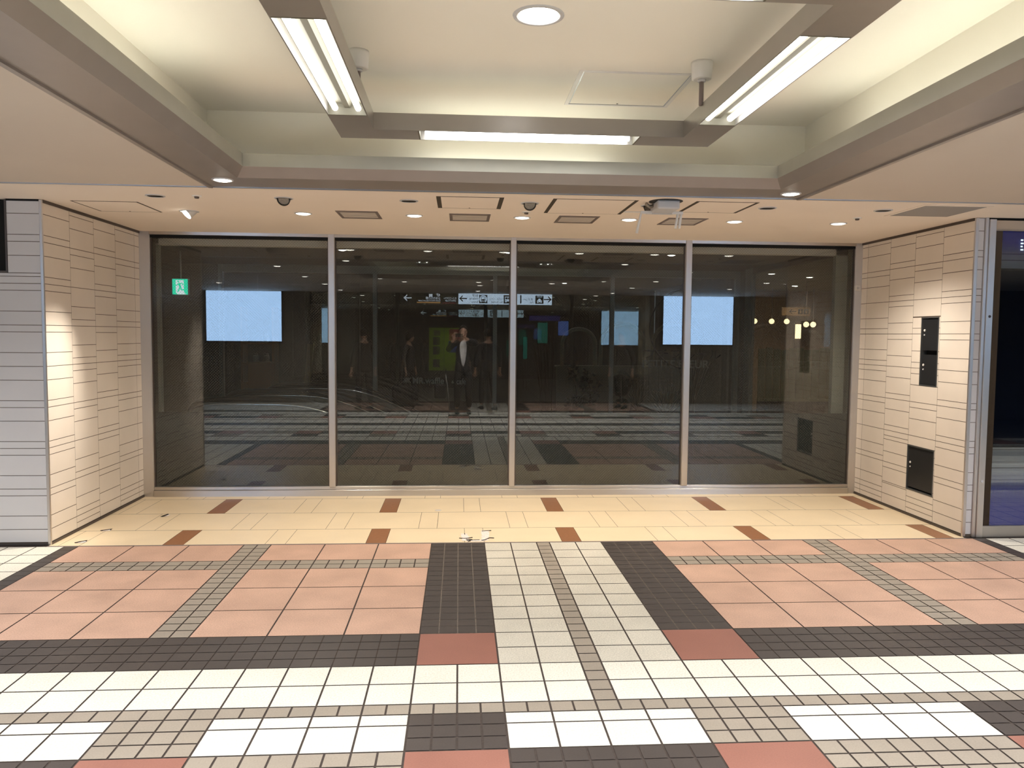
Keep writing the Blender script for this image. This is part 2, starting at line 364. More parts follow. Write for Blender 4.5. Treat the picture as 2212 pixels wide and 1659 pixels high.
def rows(fn):
    """fn maps v to v (identity or mirrored about the hall's middle)"""
    def C(u0, u1, v0, v1, nu, nv, m, g=GAP):
        a, b = fn(v0), fn(v1)
        cells(u0, u1, min(a, b), max(a, b), nu, nv, m, g)
    for u0, u1, k in zone_a:
        if k == 'pink':
            for a, b in ((VT, 2), (3, 5), (5, 7), (7, 9)): C(u0, u1, a, b, 1, 1, 'f_pink')
            C(u0, u1, 2, 3, 4, 2, 'f_grey')
        elif k == 'gray2': C(u0, u1, VT, 9, 2, 18, 'f_grey')
        elif k == 'dark1': C(u0, u1, VT, 9, 1, 18, 'f_dark', .003)
        elif k == 'dark4': C(u0, u1, VT, 9, 4, 18, 'f_dark', .003)
        elif k == 'gray1': C(u0, u1, VT, 13, 1, 26, 'f_grey')
        elif k == 'white':
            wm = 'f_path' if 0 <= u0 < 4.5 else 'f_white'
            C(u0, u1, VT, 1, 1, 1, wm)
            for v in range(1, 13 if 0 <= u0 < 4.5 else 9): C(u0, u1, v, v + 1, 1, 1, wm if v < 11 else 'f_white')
    for u0, u1 in ((-2, 0), (4.5, 6.5)): C(u0, u1, 9, 11, 1, 1, 'f_brown')
    C(UMIN, -2, 9, 11, int((-2 - UMIN) * 2), 4, 'f_dark', .003); C(6.5, 41.5, 9, 11, 70, 4, 'f_dark', .003)
    C(UMIN, 0, 11, 13, -UMIN, 2, 'f_white'); C(4.5, 41.5, 11, 13, 37, 2, 'f_white')
    C(UMIN, UMAX, 13, 13.46, (UMAX - UMIN) * 2, 1, 'f_grey')
    for base in range(-38, 42, 12):      # period of twelve units
        for off, k in ((0, 'blkd'), (2, 'w'), (3, 'w'), (4, 'w'), (5, 'w'), (6, 'blkg'), (8, 'w'), (9, 'w'), (10, 'w'), (11, 'w')):
            u = base + off
            if k == 'w':
                C(u, u + 1, 13.46, 13.92, 1, 1, 'f_white'); C(u, u + 1, 13.92, 14.92, 1, 1, 'f_white')
            else: C(u, u + 2, 13.46, 14.92, 4, 3, 'f_dark' if k == 'blkd' else 'f_grey')
        C(base, base + 2, 14.92, 16.92, 1, 1, 'f_brown'); C(base + 6, base + 8, 14.92, 16.92, 1, 1, 'f_brown')
        C(base + 2, base + 6, 14.92, 16.92, 8, 4, 'f_dark'); C(base + 8, base + 12, 14.92, 16.92, 8, 4, 'f_grey')
    C(UMIN, UMAX, 16.92, 17.92, UMAX - UMIN, 1, 'f_white')
    C(UMIN, UMAX, 17.92, 18.38, (UMAX - UMIN) * 2, 1, 'f_grey')
    C(UMIN, UMAX, 18.38, 20.7, (UMAX - UMIN), 2, 'f_white')
rows(lambda v: v)
rows(lambda v: 43.4 - v)
cells(UMIN, UMAX, 20.7, 22.7, UMAX - UMIN, 2, 'f_dark')
# pale slabs between the side walls
g = .0015
bands = [(5.982, 6.435, -2.222, True), (6.438, 7.030, -2.60, False), (7.033, 7.635, -2.222, True), (7.638, D + .015, -2.60, False)]
for y0, y1, xs, ins in bands:
    k = 0
    x = xs - .757 * 2
    n = -2
    while x < XR:
        brown = ins and (n % 2 == 0)
        for a, b, m in ((x, x + .152, 'f_insert' if brown else 'f_cream'), (x + .152, x + .757, 'f_cream')):
            a2, b2 = max(a, XL), min(b, XR)
            if b2 - a2 > .01: ftile(a2, b2, y0, y1, m, g)
        x += .757; n += 1
# plain floor of the hall behind the sign
for i in range(24):
    for j in range(18):
        ftile(-12 + i, -11 + i, YBACK - 1 - j * .6, YBACK - .4 - j * .6, 'f_plain', .006)
floor = struct(fl.build('floor', fix=False))
strip = struct(MB().box(XL, XR, 5.965, 5.984, -.002, .0015, 'ventf').build('trim_1'))

# ================================================================== WALLS (glazed tile)
UN = (ZC - .002 - .12) / 48.0
T1 = [2, 3, 1, 2, 3, 1, 1, 3, 2, 1, 3, 2]; T2 = [1, 2, 3, 1, 2, 3, 3, 2, 1, 3, 2, 1]
def course(seq, low):
    z = ZC - .002; out = []
    for h in (seq * 3)[:24]:
        out.append((z - h * UN, z)); z -= h * UN
    for h in low:
        out.append((max(z - h * UN, .022), z)); z -= h * UN
    return out
C1, C2 = course(T1, [2]), course(T2, [1, 1])
def cut(rects, hole):
    out = []
    for a0, a1, z0, z1 in rects:
        h0, h1, k0, k1 = hole
        if a1 <= h0 or a0 >= h1 or z1 <= k0 or z0 >= k1: out.append((a0, a1, z0, z1)); continue
        if z0 < k0: out.append((a0, a1, z0, k0))
        if z1 > k1: out.append((a0, a1, k1, z1))
        y0, y1 = max(z0, k0), min(z1, k1)
        if a0 < h0: out.append((a0, h0, y0, y1))
        if a1 > h1: out.append((h1, a1, y0, y1))
    return out
HOLES_R = [(6.446, 6.702, 1.186, 1.788), (6.440, 6.842, .236, .641)]
def wall_tiles(mb, cols, place, m, holes=(), gh=.0022, gv=.0012, d=.003):
    for a0, a1, rowsq in cols:
        for z0, z1 in rowsq:
            rc = [(a0, a1, z0, z1)]
            for h in holes: rc = cut(rc, h)
            for r in rc:
                p0, p1, q0, q1 = r[0] + gv, r[1] - gv, r[2] + gh, r[3] - gh
                if p1 - p0 < .006 or q1 - q0 < .006: continue
                f = [place(p0, q0, d), place(p1, q0, d), place(p1, q1, d), place(p0, q1, d)]
                b = [place(p0, q0, 0), place(p1, q0, 0), place(p1, q1, 0), place(p0, q1, 0)]
                mb.face(f, m)
                for i in range(4): mb.face([f[i], f[(i + 1) % 4], b[(i + 1) % 4], b[i]], 'grout_wall')
side_cols = [(F + .012, 6.430, C1), (6.430, 6.838, C2), (6.838, 7.248, C1), (7.248, 7.66, C2), (7.66, D - .03, C2)]
wl = MB(); wl.box(XL - .22, XL, F, D + .12, 0, ZC, 'grout_wall'); wall_tiles(wl, side_cols, lambda a, z, d: (XL + d, a, z), 'tile_side')
struct(wl.build('wall_left', fix=False))
wr = MB()
for a0, a1, z0, z1 in cut(cut([(F, D + .12, 0, ZC)], HOLES_R[0]), HOLES_R[1]): wr.box(XR, XR + .22, a0, a1, z0, z1, 'grout_wall')
wall_tiles(wr, side_cols, lambda a, z, d: (XR - d, a, z), 'tile_side', HOLES_R)
struct(wr.build('wall_right', fix=False))
LBOX = (-6.2, -3.292, 2.022, ZC + .1)
wfl = MB(); wfl.box(-14, XL - .22, F, F + .2, 0, 2.022, 'grout_wall'); wfl.box(-3.292, XL - .22, F, F + .2, 2.022, ZC, 'grout_wall'); wfl.box(-14, -6.2, F, F + .2, 2.022, ZC, 'grout_wall'); wfl.box(-6.2, -3.292, F + .14, F + .2, 2.022, ZC, 'blackgap')
xs = XL - .012; fc = []
k = 0
while xs > -9:
    fc.append((xs - .62, xs, C1 if k % 2 == 0 else C2)); xs -= .62; k += 1
wall_tiles(wfl, fc, lambda a, z, d: (a, F - d, z), 'tile_face', [LBOX])
struct(wfl.build('wall_front_left', fix=False))
wfr = MB(); wfr.box(XR + .22, 4.16, F, F + .2, 0, ZC, 'grout_wall'); wfr.box(4.16, 5.6, F + .22, F + .3, 0, ZC, 'grout_wall'); wfr.box(5.6, 14, F, F + .2, 0, ZC, 'grout_wall')
wall_tiles(wfr, [(XR + .018, 4.140, C1)], lambda a, z, d: (a, F - d, z), 'tile_face')
wall_tiles(wfr, [(4.16, 4.445, C2), (4.445, 5.05, C1), (5.05, 5.6, C2)], lambda a, z, d: (a, F + .22 - d, z), 'tile_face')
wall_tiles(wfr, [(5.7 + .6 * i, 6.3 + .6 * i, C1 if i % 2 else C2) for i in range(5)], lambda a, z, d: (a, F - d, z), 'tile_face')
struct(wfr.build('wall_front_right', fix=False))
# steel corner guards, skirting and head trims
def tb(n, *b, m='steel', bv=0):
    o = struct(MB().box(*b, m).build('trim_%d' % n))
    if bv: bevel(o, bv, 1)
    return o
tb(2, XL - .012, XL + .008, F - .008, F + .014, 0, ZC - .002, m='steel', bv=.003)
tb(3, XR - .008, XR + .018, F - .008, F + .014, 0, ZC - .002, m='steel', bv=.003)
tb(4, XL, XL + .012, F + .014, D - .03, ZC - .022, ZC, m='dark_edge')
tb(5, XR - .012, XR, F + .014, D - .03, ZC - .022, ZC, m='dark_edge')
tb(6, XL, XL + .010, F + .014, D - .03, 0, .020, m='dark_edge')
tb(7, XR - .010, XR, F + .014, D - .03, 0, .020, m='dark_edge')
tb(8, -3.292, XL - .012, F - .008, F, ZC - .014, ZC, m='blackgap')
tb(9, -9, XL - .012, F - .006, F, 0, .018, m='dark_edge')
# ================================================================== CEILINGS
cx0, cx1, cy0, cy1, TZ = -1.62, 2.32, 1.73, 5.345, 3.02
cl = MB()
cl.box(-14, 14, 5.365, 8.0, ZC, ZC + .1, 'plaster')
cl.box(-14, cx0, YBACK, 5.365, ZC, ZC + .1, 'plaster_low'); cl.box(cx1, 14, YBACK, 5.365, ZC, ZC + .1, 'plaster_low')
cl.box(cx0, cx1, YBACK, cy0, ZC, ZC + .1, 'plaster_low')
cl.box(cx0, cx1, cy0, 5.365, TZ, TZ + .1, 'plaster_tray')
for b in ((cx0 - .05, cx0, cy0, 5.365), (cx1, cx1 + .05, cy0, 5.365), (cx0, cx1, 5.25, 5.35), (cx0, cx1, cy0 - .05, cy0)):
    cl.box(*b, ZC + .002, TZ + .05, 'plaster_tray')
struct(cl.build('ceiling', fix=False))
tb(10, -14, 14, 5.350, 5.368, ZC - .006, ZC + .01, m='edge')
tb(11, cx0 - .024, cx0 + .002, cy0, 5.35, ZC - .012, ZC + .01, m='trim_al'); tb(12, cx1 - .002, cx1 + .024, cy0, 5.35, ZC - .012, ZC + .01, m='trim_al')
# coffer surround: flat band, sloping lip, upright lip - four mitred lengths
pa = [(0, 0), (.245, 0), (.293, .058), (.293, .137), (.278, .137), (.278, .07), (.24, .012), (0, .012)]
fx = [(cx0, cy0), (cx0, cy1), (cx1, cy1), (cx1, cy0)]
dirs = {0: (1, 1), 1: (1, -1), 2: (-1, -1), 3: (-1, 1)}
for k in range(4):
    a, b = k, (k + 1) % 4
    mb = MB(); n = len(pa); base = 0
    fr = 1.25 if k == 1 else 1.0
    for c in (a, b):
        dx, dy = dirs[c]
        for t, h in pa: mb.v.append((fx[c][0] + dx * t, fx[c][1] + dy * t * (1.25 if fx[c][1] == cy1 else 1.0), ZC + h))
    for i in range(n):
        j = (i + 1) % n
        mb.f.append((i, j, n + j, n + i)); mb.m.append(mb.mi('trim_al2' if i in (2,) else 'trim_al')); mb.smooth.append(False)
    struct(mb.build('trim_%d' % (13 + k)))
# cove tubes lying in the surround
cv = [(( -1.47, 2.0, ZC + .06), (-1.47, 4.3, ZC + .06)), ((2.17, 2.2, ZC + .06), (2.17, 4.5, ZC + .06)), ((-.25, 5.15, ZC + .06), (.97, 5.15, ZC + .06)), ((-.25, 1.90, ZC + .06), (.97, 1.90, ZC + .06))]
cv_l = ['fluorescent cove tube hidden in the metal surround on the plain tiled side', 'fluorescent cove tube hidden in the metal surround on the cabinet side',
        'fluorescent cove tube hidden in the metal surround by the glass front', 'fluorescent cove tube hidden in the metal surround over the camera side']
for (p0, p1), lb in zip(cv, cv_l):
    c = empty('cove_light', p0, 0, lb, 'lamp', 'cove tubes around the ceiling recess')
    d = Vector(p1) - Vector(p0)
    MB().tube([(0, 0, 0), d], .014, 'cove' if abs(d.y) > .1 else 'cove_f', 10).build('tube', c)
    for e in (d * -.03, d * 1.0): MB().tube([e, e + d * .03], .016, 'whitep', 8).build('socket', c)
    MB().box(min(0, d.x) - .02, max(0, d.x) + .02, min(0, d.y) - .02, max(0, d.y) + .02, -.046, -.016, 'whitep').build('batten', c)
# ================================================================== PENDANT LIGHT FRAME
PX0, PX1, PY0, PY1, PZ0, PZ1, PB = -.68, 1.46, 2.44, 4.64, 2.72, 2.812, .205
pf = empty('pendant_light', (.39, 3.54, TZ), 0, 'square hanging grey metal light frame with fluorescent tubes on all sides', 'light')
pc = Vector((.39, 3.54, TZ))
def loc(o): o.location = -pc; return o
OPL = .62
def bar(x0, x1, y0, y1, long_y, mitre):
    """hollow box bar with an opening in its underside"""
    mb = MB(); cx, cy = (x0 + x1) / 2, (y0 + y1) / 2
    t = .006
    if long_y:
        o0, o1 = cy - OPL, cy + OPL
        e0, e1 = PY0, PY1
        mb.box(x0, x0 + t, e0, e1, PZ0, PZ1, 'fix'); mb.box(x1 - t, x1, e0 + (PB if x1 < .4 else 0) * 0, e1, PZ0, PZ1, 'fix')
        mb.box(x0 + t, x1 - t, e0, e1, PZ1 - t - .030, PZ1 - .030, 'fix_in')
        mb.box(x0 + t, x1 - t, e0, o0, PZ0, PZ0 + t, 'fix'); mb.box(x0 + t, x1 - t, o1, e1, PZ0, PZ0 + t, 'fix')
        for o in (o0, o1): mb.box(x0 + t, x1 - t, o - .004, o + .004, PZ0 - .001, PZ1 - .032, 'fix_in')
        mb.prism([(-.028, 0), (.028, 0), (.014, -.026), (-.014, -.026)], (cx, o0, PZ1 - .032), (cx, o1, PZ1 - .032), (1, 0, 0), (0, 0, 1), 'fix_in')
    else:
        o0, o1 = cx - OPL, cx + OPL
        mb.box(x0, x1, y0, y0 + t, PZ0, PZ1, 'fix'); mb.box(x0, x1, y1 - t, y1, PZ0, PZ1, 'fix')
        mb.box(x0, x1, y0 + t, y1 - t, PZ1 - t - .030, PZ1 - .030, 'fix_in')
        mb.box(x0, o0, y0 + t, y1 - t, PZ0, PZ0 + t, 'fix'); mb.box(o1, x1, y0 + t, y1 - t, PZ0, PZ0 + t, 'fix')
        for o in (o0, o1): mb.box(o - .004, o + .004, y0 + t, y1 - t, PZ0 - .001, PZ1 - .032, 'fix_in')
        mb.prism([(-.028, 0), (.028, 0), (.014, -.026), (-.014, -.026)], (o0, cy, PZ1 - .032), (o1, cy, PZ1 - .032), (0, 1, 0), (0, 0, 1), 'fix_in')
    return loc(mb.build('bar', pf))
bars = [(PX0, PX0 + PB, PY0, PY1, True), (PX1 - PB, PX1, PY0, PY1, True), (PX0 + PB, PX1 - PB, PY1 - PB, PY1, False), (PX0 + PB, PX1 - PB, PY0, PY0 + PB, False)]
for x0, x1, y0, y1, ly in bars:
    b = bar(x0, x1, y0, y1, ly, None)
    for s in (-1, 1):
        cx, cy = (x0 + x1) / 2, (y0 + y1) / 2
        if ly: p = [(cx + s * .058, cy - .59, PZ0 + .026), (cx + s * .058, cy + .59, PZ0 + .026)]
        else: p = [(cx - .59, cy + s * .058, PZ0 + .026), (cx + .59, cy + s * .058, PZ0 + .026)]
        loc(MB().tube(p, .0150, 'tube', 12).build('tube', pf))
for sx, sy in ((-.515, 4.10), (1.25, 4.10), (-.515, 2.56), (1.25, 2.56)):
    st = loc(MB().tube([(sx, sy, TZ), (sx, sy, PZ1 - .01)], .012, 'ventf', 10).build('stem', pf))
    st2 = MB().lathe((sx, sy, TZ), (0, 0, -1), [(0, .055), (.012, .056), (.085, .05), (.088, .04)], 'whitep', 24).build('ceiling_cap', st)
    MB().lathe((sx, sy, TZ - .088), (0, 0, -1), [(0, .022), (.012, .020)], 'whitep2', 14).build('collar', st)

# ================================================================== DOWNLIGHTS
def downlight(x, y, z, r, lit, label, group, energy=0, col=WARM, size=110, lampm='lamp_hot', tilt=None):
    e = empty('downlight', (x, y, z), 0, label, 'light', group)
    MB().lathe((0, 0, 0), (0, 0, -1), [(-.001, r * 1.22), (.004, r * 1.2), (.006, r * 1.02), (.001, r), (-.002, r)], 'whitep2', 28, (False, False)).build('trim_ring', e)
    if lit:
        MB().lathe((0, 0, .0), (0, 0, -1), [(.0, r), (-.0005, r * .2)], 'refl', 28, (False, False)).build('reflector', e)
        MB().lathe((0, 0, 0), (0, 0, -1), [(.002, r * .93), (.009, r * .7), (.012, r * .3), (.0125, .001)], lampm, 24, (False, False)).build('lens', e)
        if energy: light_spot('lamp', (0, 0, -.03), energy, col, size, .7, r * .7, parent=e)
    else:
        MB().lathe((0, 0, 0), (0, 0, -1), [(.002, r), (.0025, .001)], 'black', 28, (False, False)).build('recess', e)
        if tilt:
            a = Vector((0, -math.cos(tilt), -math.sin(tilt)))
            MB().lathe((0, .012, .0), a, [(-.01, r * .8), (.028, r * .82), (.03, r * .7)], 'black', 24, (True, False)).build('eyeball', e)
            MB().lathe((0, .012, 0), a, [(.022, r * .7), (.023, .001)], 'dullrefl', 24, (False, False)).build('lens', e)
        else:
            MB().lathe((0, 0, 0), (0, 0, -1), [(.003, r * .8), (.0032, .001)], 'dullrefl', 24, (False, False)).build('reflector', e)
            MB().box(-r * .92, r * .92, -r * .35, r * .75, -.0035, -.0032, 'blackgap').build('painted_shade', e)  # flat black patch painting the shade inside the unlit recess
    return e
xsd = [-2.14, -1.25, -.366, .507, 1.39, 2.276, 3.165]
names = ['first from the plain tiled wall', 'second from the plain tiled wall', 'third from the plain tiled wall', 'in the middle of the row', 'third from the cabinet wall', 'second from the cabinet wall', 'first from the cabinet wall']
for i, x in enumerate(xsd):
    if i == 0: continue
    downlight(x, 6.46, ZC, .058, True, 'lit round downlight in the glass side row, ' + names[i], 'lit soffit downlights', K_SPOT * (2.1 if i in (1, 6) else 1.0), WARM, 138 if i in (1, 6) else 96)
# the first one is a swivelled spot that lights the tiled wall
e = empty('spotlight', (xsd[0], 6.46, ZC), 0, 'tilted bright spotlight in the soffit nearest the plain tiled wall', 'light', 'lit soffit downlights')
MB().lathe((0, 0, 0), (0, 0, -1), [(-.001, .075), (.004, .074), (.006, .062), (.001, .06)], 'whitep2', 28, (False, False)).build('trim_ring', e)
MB().lathe((0, 0, 0), (0, 0, -1), [(.002, .06), (.0025, .001)], 'refl', 28, (False, False)).build('recess', e)
a = Vector((-.72, -.55, -.8)).normalized()
MB().lathe((.012, 0, .01), a, [(-.02, .046), (.05, .050)], 'whitep', 24, (True, False)).build('housing', e)
MB().lathe((.012, 0, .01), a, [(.040, .048), (.050, .030), (.052, .001)], 'lamp_hot', 24, (False, False)).build('lens', e)
aim = Vector((-.92, -.42, -1.68))
ls = light_spot('lamp', tuple(a * .09), K_SPOT * 3.5, WARM, 46, 1.0, .03, tuple(aim.to_track_quat('-Z', 'Y').to_euler()), e)
for i, x in enumerate(xsd):
    tl = .55 if i in (1, 3, 4) else None
    downlight(x, 5.76, ZC, .055, False, ('unlit swivelled downlight' if tl else 'unlit dark downlight') + ' in the row by the metal surround, ' + names[i], 'unlit soffit downlights', tilt=tl)
downlight(-1.485, 5.11, ZC - .001, .055, True, 'lit downlight in the metal surround corner towards the plain tiled wall', 'surround corner downlights', K_DOWN * .10, WARM, 110)
downlight(2.20, 5.17, ZC - .001, .055, True, 'lit downlight in the metal surround corner towards the cabinet wall', 'surround corner downlights', K_DOWN * .10, WARM, 110)
downlight(.345, 3.575, TZ, .095, True, 'large white downlight in the raised ceiling inside the hanging frame', 'raised ceiling downlights', K_DOWN * 1.2, HALL, 120, 'lamp_white')
hall = [(-1.0, 1.1, ''), (1.7, 1.1, ''), (.35, 1.2, ''), (-2.6, 4.09, ''), (-2.6, 2.07, ''), (-2.6, .1, ''), (-2.6, -1.9, ''), (3.42, 4.0, ''), (3.42, 2.0, ''), (3.42, .1, ''), (3.42, -1.9, ''), (.4, .25, ''), (.4, -1.7, ''),  # first three are added lamps, put in to brighten the near floor
        (-4.6, 4.09, ''), (-4.6, 2.07, ''), (-4.6, .1, ''), (5.4, 4.0, ''), (5.4, 2.0, ''), (5.4, .1, ''), (-6.6, 3.1, ''), (7.4, 3.1, '')]
for x, y, _ in hall:
    downlight(x, y, ZC, .06, True, 'lit round downlight in the low hall ceiling on the camera side, some added to brighten the floor', 'hall ceiling downlights', K_HALL * (.8 if y > 3 else 1.75 if y > .8 and abs(x) < 2 else 1), HALL, 140, 'lamp_hall')
# small sensors
for x, y, lb in ((-1.845, 5.73, 'small round ceiling sensor beside the tilted spotlight'), (.516, 6.165, 'small round ceiling sensor in front of the middle lit downlight'), (3.165, 6.146, 'small round ceiling sensor near the cabinet wall')):
    e = empty('ceiling_sensor', (x, y, ZC), 0, lb, 'sensor', 'small ceiling sensors')
    MB().lathe((0, 0, 0), (0, 0, -1), [(0, .034), (.004, .033), (.006, .02)], 'whitep', 20, (False, True)).build('base', e)
    MB().lathe((0, 0, 0), (0, 0, -1), [(.005, .017), (.018, .015), (.02, .005)], 'dark_edge', 16, (False, True)).build('eye', e)
# access panels
def panel(x0, x1, y0, y1, z, gx, gy, label, gap='gapb', m='plaster', nm='access_panel', frame=None):
    e = empty(nm, ((x0 + x1) / 2, (y0 + y1) / 2, z), 0, label, 'panel', 'ceiling access panels')
    hx, hy = (x1 - x0) / 2, (y1 - y0) / 2
    fr = MB()
    for b in ((-hx, -hx + gx, -hy, hy), (hx - gx, hx, -hy, hy), (-hx + gx, hx - gx, -hy, -hy + gy), (-hx + gx, hx - gx, hy - gy, hy)): fr.box(*b, -.0015, .004, gap)
    fr.build('frame', e)
    if frame:
        f2 = MB(); w = frame
        for b in ((-hx - w, -hx, -hy - w, hy + w), (hx, hx + w, -hy - w, hy + w), (-hx, hx, -hy - w, -hy), (-hx, hx, hy, hy + w)): f2.box(*b, -.004, .004, 'whitep')
        f2.build('rim', e)
    MB().box(-hx + gx, hx - gx, -hy + gy, hy - gy, -.002, .004, m).build('door_panel', e)
    MB().lathe((0, hy - gy - .02, 0), (0, 0, -1), [(.002, .006), (.004, .005)], 'dark_edge', 10).build('latch', e)
    return e
panel(-2.855, -2.375, 6.045, 6.54, ZC, .014, .012, 'square access panel in the soffit near the plain tiled wall')
panel(-.165, .309, 5.548, 6.05, ZC, .032, .012, 'access panel with dark end strips, between two unlit downlights mid soffit')
panel(.655, 1.262, 5.548, 6.194, ZC, .028, .010, 'widest access panel, beside the white broken ceiling unit')
panel(1.674, 2.13, 5.535, 6.024, ZC, .026, .012, 'access panel between the broken unit and the cabinet side downlights')
panel(.66, 1.255, 4.295, 4.88, TZ, .008, .008, 'square access panel in the raised ceiling by a pendant stem', 'edge', 'plaster_tray', frame=.022)
# vents
for x, lb in ((-.808, 'slatted ceiling vent nearest the plain tiled wall'), (.081, 'slatted ceiling vent below the middle access panel'), (.96, 'slatted ceiling vent below the widest access panel'), (1.848, 'slatted ceiling vent below the hanging rods of the broken unit')):
    e = empty('ceiling_vent', (x, 6.48 if x < 0 else 6.515, ZC), 0, lb, 'vent', 'ceiling vents in front of the glass')
    hx, hy = .164, .194; mb = MB(); t = .024
    for b in ((-hx, -hx + t, -hy, hy), (hx - t, hx, -hy, hy), (-hx + t, hx - t, -hy, -hy + .05), (-hx + t, hx - t, hy - .05, hy)): mb.box(*b, -.004, .003, 'ventf')
    mb.build('frame', e)
    MB().box(-hx + t, hx - t, -hy + .05, hy - .05, -.002, .003, 'vent').build('backing', e)
    for k in range(5): MB().box(-hx + t, hx - t, -.115 + k * .055, -.111 + k * .055, -.0032, -.0018, 'ventf').build('slat', e)
e = empty('ceiling_grille', (3.575, 5.75, ZC), 0, 'flat grey perforated ceiling grille above the display case corner', 'grille')
MB().box(-.23, .23, -.235, .235, -.004, .003, 'grille').build('plate', e)
mb = MB()
for b in ((-.26, -.23, -.27, .27), (.23, .26, -.27, .27), (-.23, .23, -.27, -.235), (-.23, .23, .235, .27)): mb.box(*b, -.003, .003, 'plaster')
mb.build('frame', e)
# broken unit with hanging rods
e = empty('ceiling_unit', (1.46, 5.60, ZC), 0, 'white broken ceiling unit with pipe and three hanging rods', 'ceiling unit')
bevel(MB().box(-.075, .085, -.10, .12, -.062, 0, 'whitep2').build('housing', e), .012, 3)
MB().lathe((.0, -.03, 0), (0, 0, -1), [(0, .12), (.002, .12)], 'black', 26).build('hole', e)
MB().box(-.10, .10, .115, .15, -.066, -.058, 'whitep2').build('base_plate', e)
MB().tube([(-.27, .10, -.058), (-.075, .095, -.058)], .004, 'whitep', 8).build('pipe', e)
MB().box(-.15, -.07, .085, .105, -.07, -.05, 'whitep').build('bracket', e); MB().box(.08, .16, .085, .105, -.07, -.05, 'whitep').build('bracket', e)
MB().tube([(-.145, .10, -.06), (-.15, .12, -.10), (-.168, .14, -.205)], [.007, .009, .011], 'whitep', 8).build('rod', e)
MB().tube([(.125, .10, -.06), (.115, .12, -.17)], .010, 'whitep', 8).build('rod', e)
MB().tube([(.152, .10, -.05), (.142, .12, -.168)], .010, 'whitep', 8).build('rod', e)
MB().tube([(-.13, .02, -.01), (-.10, .04, -.03), (-.07, .03, -.02)], .012, 'dullrefl', 8).build('cable_clamp', e)
# ================================================================== GLASS FRONT
mull = [(-3.050, -2.952), (-1.268, -1.209), (.502, .557), (2.252, 2.312), (4.003, 4.075)]
for k, (a, b) in enumerate(mull):
    y0 = D - .045 if 0 < k < 4 else D - .03
    o = tb(20 + k, a, b, y0, D + .05, .09 if 0 < k < 4 else 0, ZC, m='steel', bv=.003)
tb(25, -2.952, 4.003, D - .04, D + .05, -.004, .062, m='steel_h', bv=.003)
tb(26, -2.952, 4.003, D - .028, D + .045, .064, .094, m='steel_h', bv=.002)
tb(27, -2.952, 4.003, D - .03, D + .05, 2.528, ZC, m='steel_h')
tb(28, -2.952, 4.003, D - .012, D + .04, 2.500, 2.526, m='blackgap')
for k in range(4):
    a, b = mull[k][1], mull[k + 1][0]
    w = struct(MB().box(a, b, D, D + .008, .094, 2.50, 'glass').build('window_%d' % (k + 1)))
    f = MB()
    for q in ((a, a + .012), (b - .012, b)): f.box(*q, D - .008, D + .016, .094, 2.50, 'dark_edge')
    f.build('window_frame', w)
    fm = MB(); fm.box(a + .014, b - .014, D + .012, D + .014, .096, .825, 'film').build('privacy_film', w)
# inner jambs behind the front glass, seen through it
for k, (x0, x1) in enumerate(((-2.94, -2.912), (3.86, 3.985))):
    tb(30 + k, x0, x1, D + .10, D + .16, 0, 2.62, m='jamb_in')
tb(33, -2.94, 3.985, D + .10, D + .2, 2.445, 2.62, m='plaster')
e = empty('door_sensor', (4.025, D - .032, 2.105), 0, 'small white square sensor on the steel jamb by the cabinet wall', 'sensor')
bevel(MB().box(-.025, .025, -.02, 0, -.028, .028, 'whitep').build('housing', e), .004, 2)
MB().box(-.012, .012, -.022, -.02, -.012, .012, 'whitep2').build('lens', e)

# ================================================================== CABINETS IN THE WALL
def cabinet(y0, y1, z0, z1, doors, label):
    e = empty('wall_cabinet', (XR, (y0 + y1) / 2, z0), 0, label, 'cabinet', 'black cabinets in the tiled wall')
    cy = (y0 + y1) / 2; hy = (y1 - y0) / 2; h = z1 - z0
    mb = MB(); t = .010
    mb.box(.05, .2, -hy, hy, 0, h, 'blackgap')
    for b in ((-hy, -hy + t, 0, h), (hy - t, hy, 0, h), (-hy + t, hy - t, 0, t), (-hy + t, hy - t, h - t, h)): mb.box(-.006, .06, *b, 'cab_edge')
    mb.build('frame', e)
    for d0, d1 in doors:
        d = MB().box(.006, .022, -hy + t + .003, hy - t - .003, d0 - z0, d1 - z0, 'cab').build('door', e)
        zc = (d0 + d1) / 2 - z0
        for dz, m, s in ((.04, 'whitep', .011), (.0, 'whitep2', .007)):
            MB().lathe((.006, hy - t - .03, zc + dz), (-1, 0, 0), [(0, s), (.006, s * .9)], m, 12).build('lock', d)
    return e
cabinet(6.446, 6.702, 1.186, 1.788, ((1.20, 1.46), (1.498, 1.768)), 'tall slim black wall cabinet with two doors, at eye height')
cabinet(6.440, 6.842, .236, .641, ((.262, .628),), 'square black wall cabinet with one door, low above the floor')
# ================================================================== DISPLAY CASE AND SIGN BOX
dc = empty('display_case', (4.16, F, 0), 0, 'steel framed display case with blue dotted film and a dark screen', 'display case')
ox = 4.16
def dcb(n, x0, x1, y0, y1, z0, z1, m, bv=0, par=None):
    o = MB().box(x0 - ox, x1 - ox, y0 - F, y1 - F, z0, z1, m).build(n, par or dc)
    if bv: bevel(o, bv, 1)
    return o
dcb('post', 4.142, 4.166, F - .02, F + .2, 0, ZC, 'steel', .002); p2 = dcb('post', 4.170, 4.222, F - .03, F + .2, 0, 2.544, 'steel', .002)
dcb('post', 5.55, 5.6, F - .03, F + .2, 0, 2.544, 'steel')
for zz in (1.78, .46): MB().lathe((4.197 - ox, -.03, zz), (0, -1, 0), [(0, .011), (.004, .010)], 'dark_edge' if zz > 1 else 'whitep2', 14).build('lock', p2)
dcb('header', 4.222, 5.55, F - .025, F + .2, 2.454, 2.536, 'steel_mirror'); dcb('bottom_rail', 4.222, 5.55, F - .02, F + .2, 0, .092, 'steel_h', .002)
